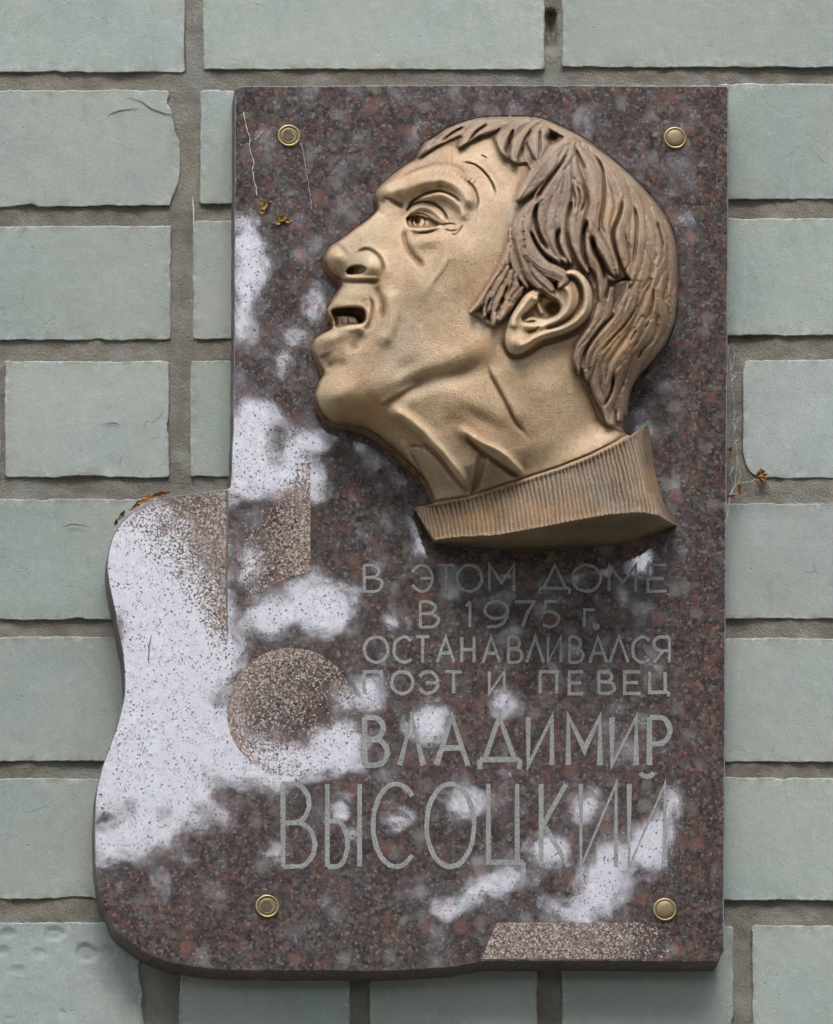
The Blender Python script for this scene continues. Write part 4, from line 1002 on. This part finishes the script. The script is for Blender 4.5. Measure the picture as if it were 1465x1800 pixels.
def tube(pts, rad, n=9):
    V, F = [], []; pts = [np.array(p, float) for p in pts]
    for i, p in enumerate(pts):
        d = pts[min(i + 1, len(pts) - 1)] - pts[max(i - 1, 0)]; d /= np.linalg.norm(d)
        s = np.cross(d, [0.3, 1, .1]); s /= np.linalg.norm(s); t = np.cross(d, s)
        for k in range(n):
            a = 2 * PI * k / n; V.append(p + (s * math.cos(a) + t * math.sin(a)) * rad[i] * (1 + .06 * math.sin(3 * a + i)))
    for i in range(len(pts) - 1):
        for k in range(n): F.append([i * n + k, i * n + (k + 1) % n, (i + 1) * n + (k + 1) % n, (i + 1) * n + k])
    return V, F
def clear_of_window(C):
    """keep the loose crown out of the cone that the stone mirrors; that part is grown leaf by leaf below"""
    d = C - CM[None, :]; t = (-T - CM[1]) / d[:, 1]; p = CM[None, :] + d * t[:, None]
    q = p - CP[None, :]; k = DIST / (q @ FW)
    u = W / 2 + (q @ RT) * k / S; v = H / 2 - (q @ UP) * k / S
    return ~((u > 60) & (u < 1370) & (v > 30) & (v < 1800))
def tree(x, y, h, rad, label, seed, extra=None, nl=16000, lsize=.16):
    r = np.random.default_rng(seed); e = empty('leafy_tree', (x, y, GZ)); tag(e, label, 'tree', 'mirrored tree and added side trees across from the wall')
    o = (x, y, GZ); tv, tf = [], []
    def addt(p, rd):
        V, F = tube(p, rd); b = len(tv); tv.extend(V); tf.extend([[i + b for i in f] for f in F])
    addt([(x, y, GZ - .1), (x + .1, y, GZ + 1.5), (x, y + .1, GZ + 3.2), (x + .15, y, GZ + h * .7)], [.26, .20, .17, .05])
    cl = []
    for i in range(15):
        a = r.uniform(0, 2 * PI); z0 = GZ + h * r.uniform(.28, .6); q = rad * r.uniform(.55, .95); z1 = GZ + h * r.uniform(.45, .95)
        if z1 - z0 < .4: z1 = z0 + .5
        tt = np.linspace(0, 1, 12)[:, None]; pa = np.array([x, y, z0]); pb = np.array([x + math.cos(a) * q, y + math.sin(a) * q, z1])
        if not clear_of_window(pa + (pb - pa) * tt).all(): continue
        addt([(x, y, z0), (x + math.cos(a) * q * .5, y + math.sin(a) * q * .5, (z0 + z1) / 2 - .1), (x + math.cos(a) * q, y + math.sin(a) * q, z1)], [.09, .05, .015])
    link('trunk', tv, tf, M['bark'], e, smooth=True, origin=o)
    nc = 260; th = r.uniform(0, 2 * PI, nc); cz = r.uniform(-1, 1, nc); rr = r.uniform(.25, 1, nc) ** .5
    cc = np.c_[np.cos(th) * np.sqrt(1 - cz ** 2) * rr * rad + x, np.sin(th) * np.sqrt(1 - cz ** 2) * rr * rad + y, GZ + h * .63 + cz * rr * h * .38]
    C = cc[r.integers(0, nc, nl)] + r.normal(size=(nl, 3)) * rad * .13
    if extra is not None: C = C[extra(C)]
    V, F = leaves(C, lsize, r)
    return e, V, F
m0 = mirror([900], [1500], 14.5)[0]
e, V, F = tree(m0[0] + .5, m0[1], 15.0, 5.5, 'broad leafy tree facing the plaque, mirrored dark in its polished stone', 5, clear_of_window, 42000, .18)
r = np.random.default_rng(99); n = 150000
u = r.uniform(60, 1370, n); v = r.uniform(30, 1800, n); D = r.uniform(13.8, 15.0, n)
keep = gapness(u, v) > 1.0 - .12 * r.uniform(size=n)
kp = np.nonzero(keep)[0][:70000]; p_ = at(u[kp], v[kp], -T); d_ = p_ - CM[None, :]; C = CM[None, :] + d_ * ((-D[kp] - CM[1]) / d_[:, 1])[:, None]
V2, F2 = leaves(C, .036, r); b = len(V)
ob = link('crown', np.vstack([V, V2]), np.vstack([F, F2 + b]), M['foliage'], e, origin=tuple(e.location)); tag(ob, kind='stuff')
for (x, y, h, rad, lb, sd_, nl) in (  # two unseen side trees, added to dim the sky light on the wall
    (-6.5, -9.0, 14.0, 5.4, 'unseen tall leafy tree west of the broad one, added to dim the sky light', 21, 34000),
    (9.0, -8.5, 14.5, 5.6, 'unseen tall leafy tree east of the broad one, added to dim the sky light', 22, 34000)):
    e, V, F = tree(x, y, h, rad, lb, sd_, clear_of_window, nl, .20)
    ob = link('crown', V, F, M['foliage'], e, origin=tuple(e.location)); tag(ob, kind='stuff')

r = np.random.default_rng(4); n = 26000
C = np.c_[r.uniform(-24, 24, n), r.uniform(-18.2, -16.4, n), r.uniform(GZ, 3.0, n)]; C[:, 2] = np.minimum(C[:, 2], 2.4 + .7 * vnoise(C[:, 0], C[:, 1], .5, 3))
V, F = leaves(C, .26, r)
bx = np.array([(x, y, z) for x in (-24.2, 24.2) for y in (-18, -17) for z in (GZ, 2.0)]); b = len(V)
F = np.vstack([F, b + np.array([[0, 1, 3, 2], [4, 6, 7, 5], [0, 4, 5, 1], [2, 3, 7, 6], [0, 2, 6, 4], [1, 5, 7, 3]])])
hd = empty('added_hedge', (0, -17, GZ)); tag(hd, 'long dense row of green shrubs added out of view to block low front light', 'added_hedge')  # leafy row added out of view, keeps low sky light off the wall
ob = link('foliage', np.vstack([V, bx]), F, M['foliage'], hd, origin=(0, -17, GZ)); tag(ob, kind='stuff')

# ------------------------------------------------------------------ cobwebs, dry leaves, lichen
def thread(name, lines, mat, off=.0008, rad=.00022):
    V, F = [], []
    for L_ in lines:
        c = catmull(L_, 5) if len(L_) > 2 else np.array(L_, float); c = c + np.c_[vnoise(c[:, 0], c[:, 1], .2, 5), vnoise(c[:, 0], c[:, 1], .2, 6)] * 1.4
        pts = at(c[:, 0], c[:, 1], (off if callable(off) else lambda x: -T - off)(c[:, 0]))
        v, f = tube(list(pts), [rad * (1 + .5 * math.sin(i * 1.7)) for i in range(len(pts))], 5); b = len(V); V.extend(v); F.extend([[i + b for i in q] for q in f])
    o = V[0]; return link(name, V, F, mat, origin=None) if False else (V, F)
def free_thing(name, V, F, mat, label, cat, smooth=True):
    V = np.array(V, float); c = V.mean(0); ob = link(name, V, F, mat, smooth=smooth, origin=tuple(c)); ob.location = tuple(c); return tag(ob, label, cat)
V, F = thread('w', [[(428, 196), (434, 226), (440, 240), (439, 262), (446, 284), (444, 300), (449, 324), (453, 342)], [(447, 244), (456, 238), (463, 228)]], M['web'])
free_thing('cobweb', V, F, M['web'], 'short pale web thread hanging down the slab beside the socket screw', 'cobweb')
V, F = thread('w', [[(529, 250), (537, 290), (542, 320), (547, 350), (549, 368)]], M['web'], rad=.00010)
free_thing('cobweb', V, F, M['web'], 'very fine web thread hanging below the upper socket screw', 'cobweb')
offr = lambda x: np.interp(x, [1272, 1279, 1300], [-T - .001, -T * .75, -.006])
V, F = thread('w', [[(1282, 606), (1284, 640), (1288, 680), (1292, 720), (1291, 760), (1296, 800), (1294, 840), (1286, 868), (1282, 890), (1277, 930), (1275, 965), (1273, 1000)],
    [(1281, 606), (1292, 618), (1290, 632)], [(1288, 660), (1296, 654), (1306, 656)], [(1285, 650), (1290, 640), (1289, 634)], [(1286, 668), (1294, 660)], [(1294, 738), (1304, 732), (1308, 726)], [(1291, 755), (1297, 740), (1306, 738)],
    [(1291, 778), (1298, 770)], [(1284, 868), (1296, 850), (1318, 846), (1334, 842)], [(1282, 870), (1300, 866)], [(1289, 820), (1284, 836), (1288, 850)], [(1296, 800), (1302, 830), (1298, 860)]], M['web'], off=offr, rad=.00013)
free_thing('cobweb', V, F, M['web'], 'ragged dusty cobweb strung along the slab edge and the brick joint', 'cobweb')
def scrap(cx, cy, rx, ry, ang, depth, seed, curl=.0035):
    """a curled scrap of dry leaf: a small sheet with thickness"""
    r = np.random.default_rng(seed); A = math.radians(ang); n = 14; V, F = [], []
    lo = [(cx, cy)] + [(cx + rx * (1 + .25 * r.normal()) * math.cos(2 * PI * i / n) * math.cos(A) - ry * (1 + .2 * r.normal()) * math.sin(2 * PI * i / n) * math.sin(A), cy + rx * math.cos(2 * PI * i / n) * math.sin(A) + ry * (1 + .25 * r.normal()) * math.sin(2 * PI * i / n) * math.cos(A)) for i in range(n)]
    lo = np.array(lo); y = depth - curl * r.uniform(0, 1, n + 1); y[0] = depth
    a = at(lo[:, 0], lo[:, 1], y); b = a + np.array([0, .0005, 0]); V = np.vstack([a, b]); m = n + 1
    for i in range(n): j = (i + 1) % n; F += [[0, 1 + i, 1 + j], [m, m + 1 + j, m + 1 + i], [1 + i, m + 1 + i, m + 1 + j, 1 + j]]
    return V, F
def scraps(items):
    V, F = [], []
    for it in items: v, f = scrap(*it); b = len(V); V.extend(v.tolist()); F.extend([[i + b for i in q] for q in f])
    return V, F
V, F = scraps([(262, 876, 24, 5, -22, -.030, 1), (285, 868, 14, 4, -8, -.029, 2), (240, 888, 13, 3.5, -42, -.029, 3)]); free_thing('dry_leaf', V, F, M['leaf_dry'], 'curled dry brown leaf resting on the rounded shoulder of the slab', 'leaf', False)
V, F = scraps([(214, 906, 10, 4, -58, -.028, 4), (204, 918, 6, 3, -70, -.027, 5)]); free_thing('dry_leaf', V, F, M['bark'], 'dark leaf crumb caught lower down the slab shoulder', 'leaf', False)
V, F = scraps([(1339, 832, 9, 7, 10, -.002, 6), (1344, 842, 8, 3, 20, -.003, 7), (1337, 845, 6, 3, 60, -.003, 8)]); free_thing('dry_leaf', V, F, M['leaf_dry'], 'orange brown leaf scrap stuck at the lower corner of the pale brick', 'leaf', False)
V, F = scraps([(1284, 793, 4, 9, 8, -.014, 9), (1300, 862, 4, 10, 0, -.008, 10), (1283, 872, 12, 3, 0, -.012, 11)]); free_thing('dry_leaf', V, F, M['leaf_dry'], 'small rusty leaf crumbs tangled in the dusty cobweb', 'leaf', False)
V, F = scraps([(464, 362, 5, 7, 10, -T - .0006, 12, .002), (468, 356, 8, 2, -20, -T - .0006, 13, .002), (461, 373, 4, 4, 0, -T - .0005, 14, .001)]); free_thing('lichen', V, F, M['lichen'], 'orange brown lichen tuft on the slab, the upper and smaller one', 'lichen', False)
V, F = scraps([(497, 384, 6, 5, 20, -T - .0006, 15, .003), (490, 390, 7, 4, -30, -T - .0006, 16, .003), (506, 388, 7, 3, 10, -T - .0006, 17, .002), (492, 380, 5, 5, 0, -T - .0006, 18, .003)]); free_thing('lichen', V, F, M['lichen'], 'bright yellow lichen tuft on the slab, the larger lower one', 'lichen', False)
def strokes(name, lines, w, mat, parent, org, Y):
    V, F = [], []
    for L_ in lines:
        c = catmull(L_, 4) if len(L_) > 2 else np.array(L_, float); c = c + np.c_[vnoise(c[:, 0], c[:, 1], .3, 5), vnoise(c[:, 0], c[:, 1], .3, 6)] * 1.0
        k = len(c); tp = w * np.sin(np.linspace(.25, PI - .05, k)) * .5; b = len(V); tgv = np.gradient(c, axis=0); tgv /= np.maximum(np.hypot(*tgv.T)[:, None], 1e-6); nv = np.c_[-tgv[:, 1], tgv[:, 0]]
        for q in (c + nv * tp[:, None], c - nv * tp[:, None]): V.extend(at(q[:, 0], q[:, 1], Y).tolist())
        F += [[b + i, b + i + 1, b + k + i + 1, b + k + i] for i in range(k - 1)]
    return link(name, V, F, mat, parent, origin=org)
M['soot'] = plain('dark_crack', (.06, .058, .05), .95)
strokes('crack', [[(226, 170), (250, 180), (270, 192), (290, 200), (303, 203), (312, 232)], [(148, 182), (149, 197)], [(90, 226), (91, 242)], [(188, 204), (210, 194), (246, 190)], [(326, 20), (325, 70), (326, 118), (331, 131)], [(95, 900), (97, 918)], [(238, 838), (246, 832)], [(108, 926), (130, 922), (162, 926)], [(180, 746), (200, 744), (214, 748)], [(1312, 1500), (1322, 1505)]], 2.0, M['soot'], wall, WO, -.0014)
strokes('scratch', [[(244, 640), (245, 658)], [(339, 344), (340, 368), (341, 398)], [(1434, 1455), (1428, 1490)], [(265, 1120), (262, 1175)]], 2.0, M['web'], wall, WO, -.0015)
strokes('scratch', [[(266, 1116), (262, 1140), (261, 1172)]], 2.4, M['soot'], slab, PO, -T - .0004)
strokes('scratch', [[(205, 1296), (204, 1322)]], 2.4, M['soot'], slab, PO, -T - .0004)
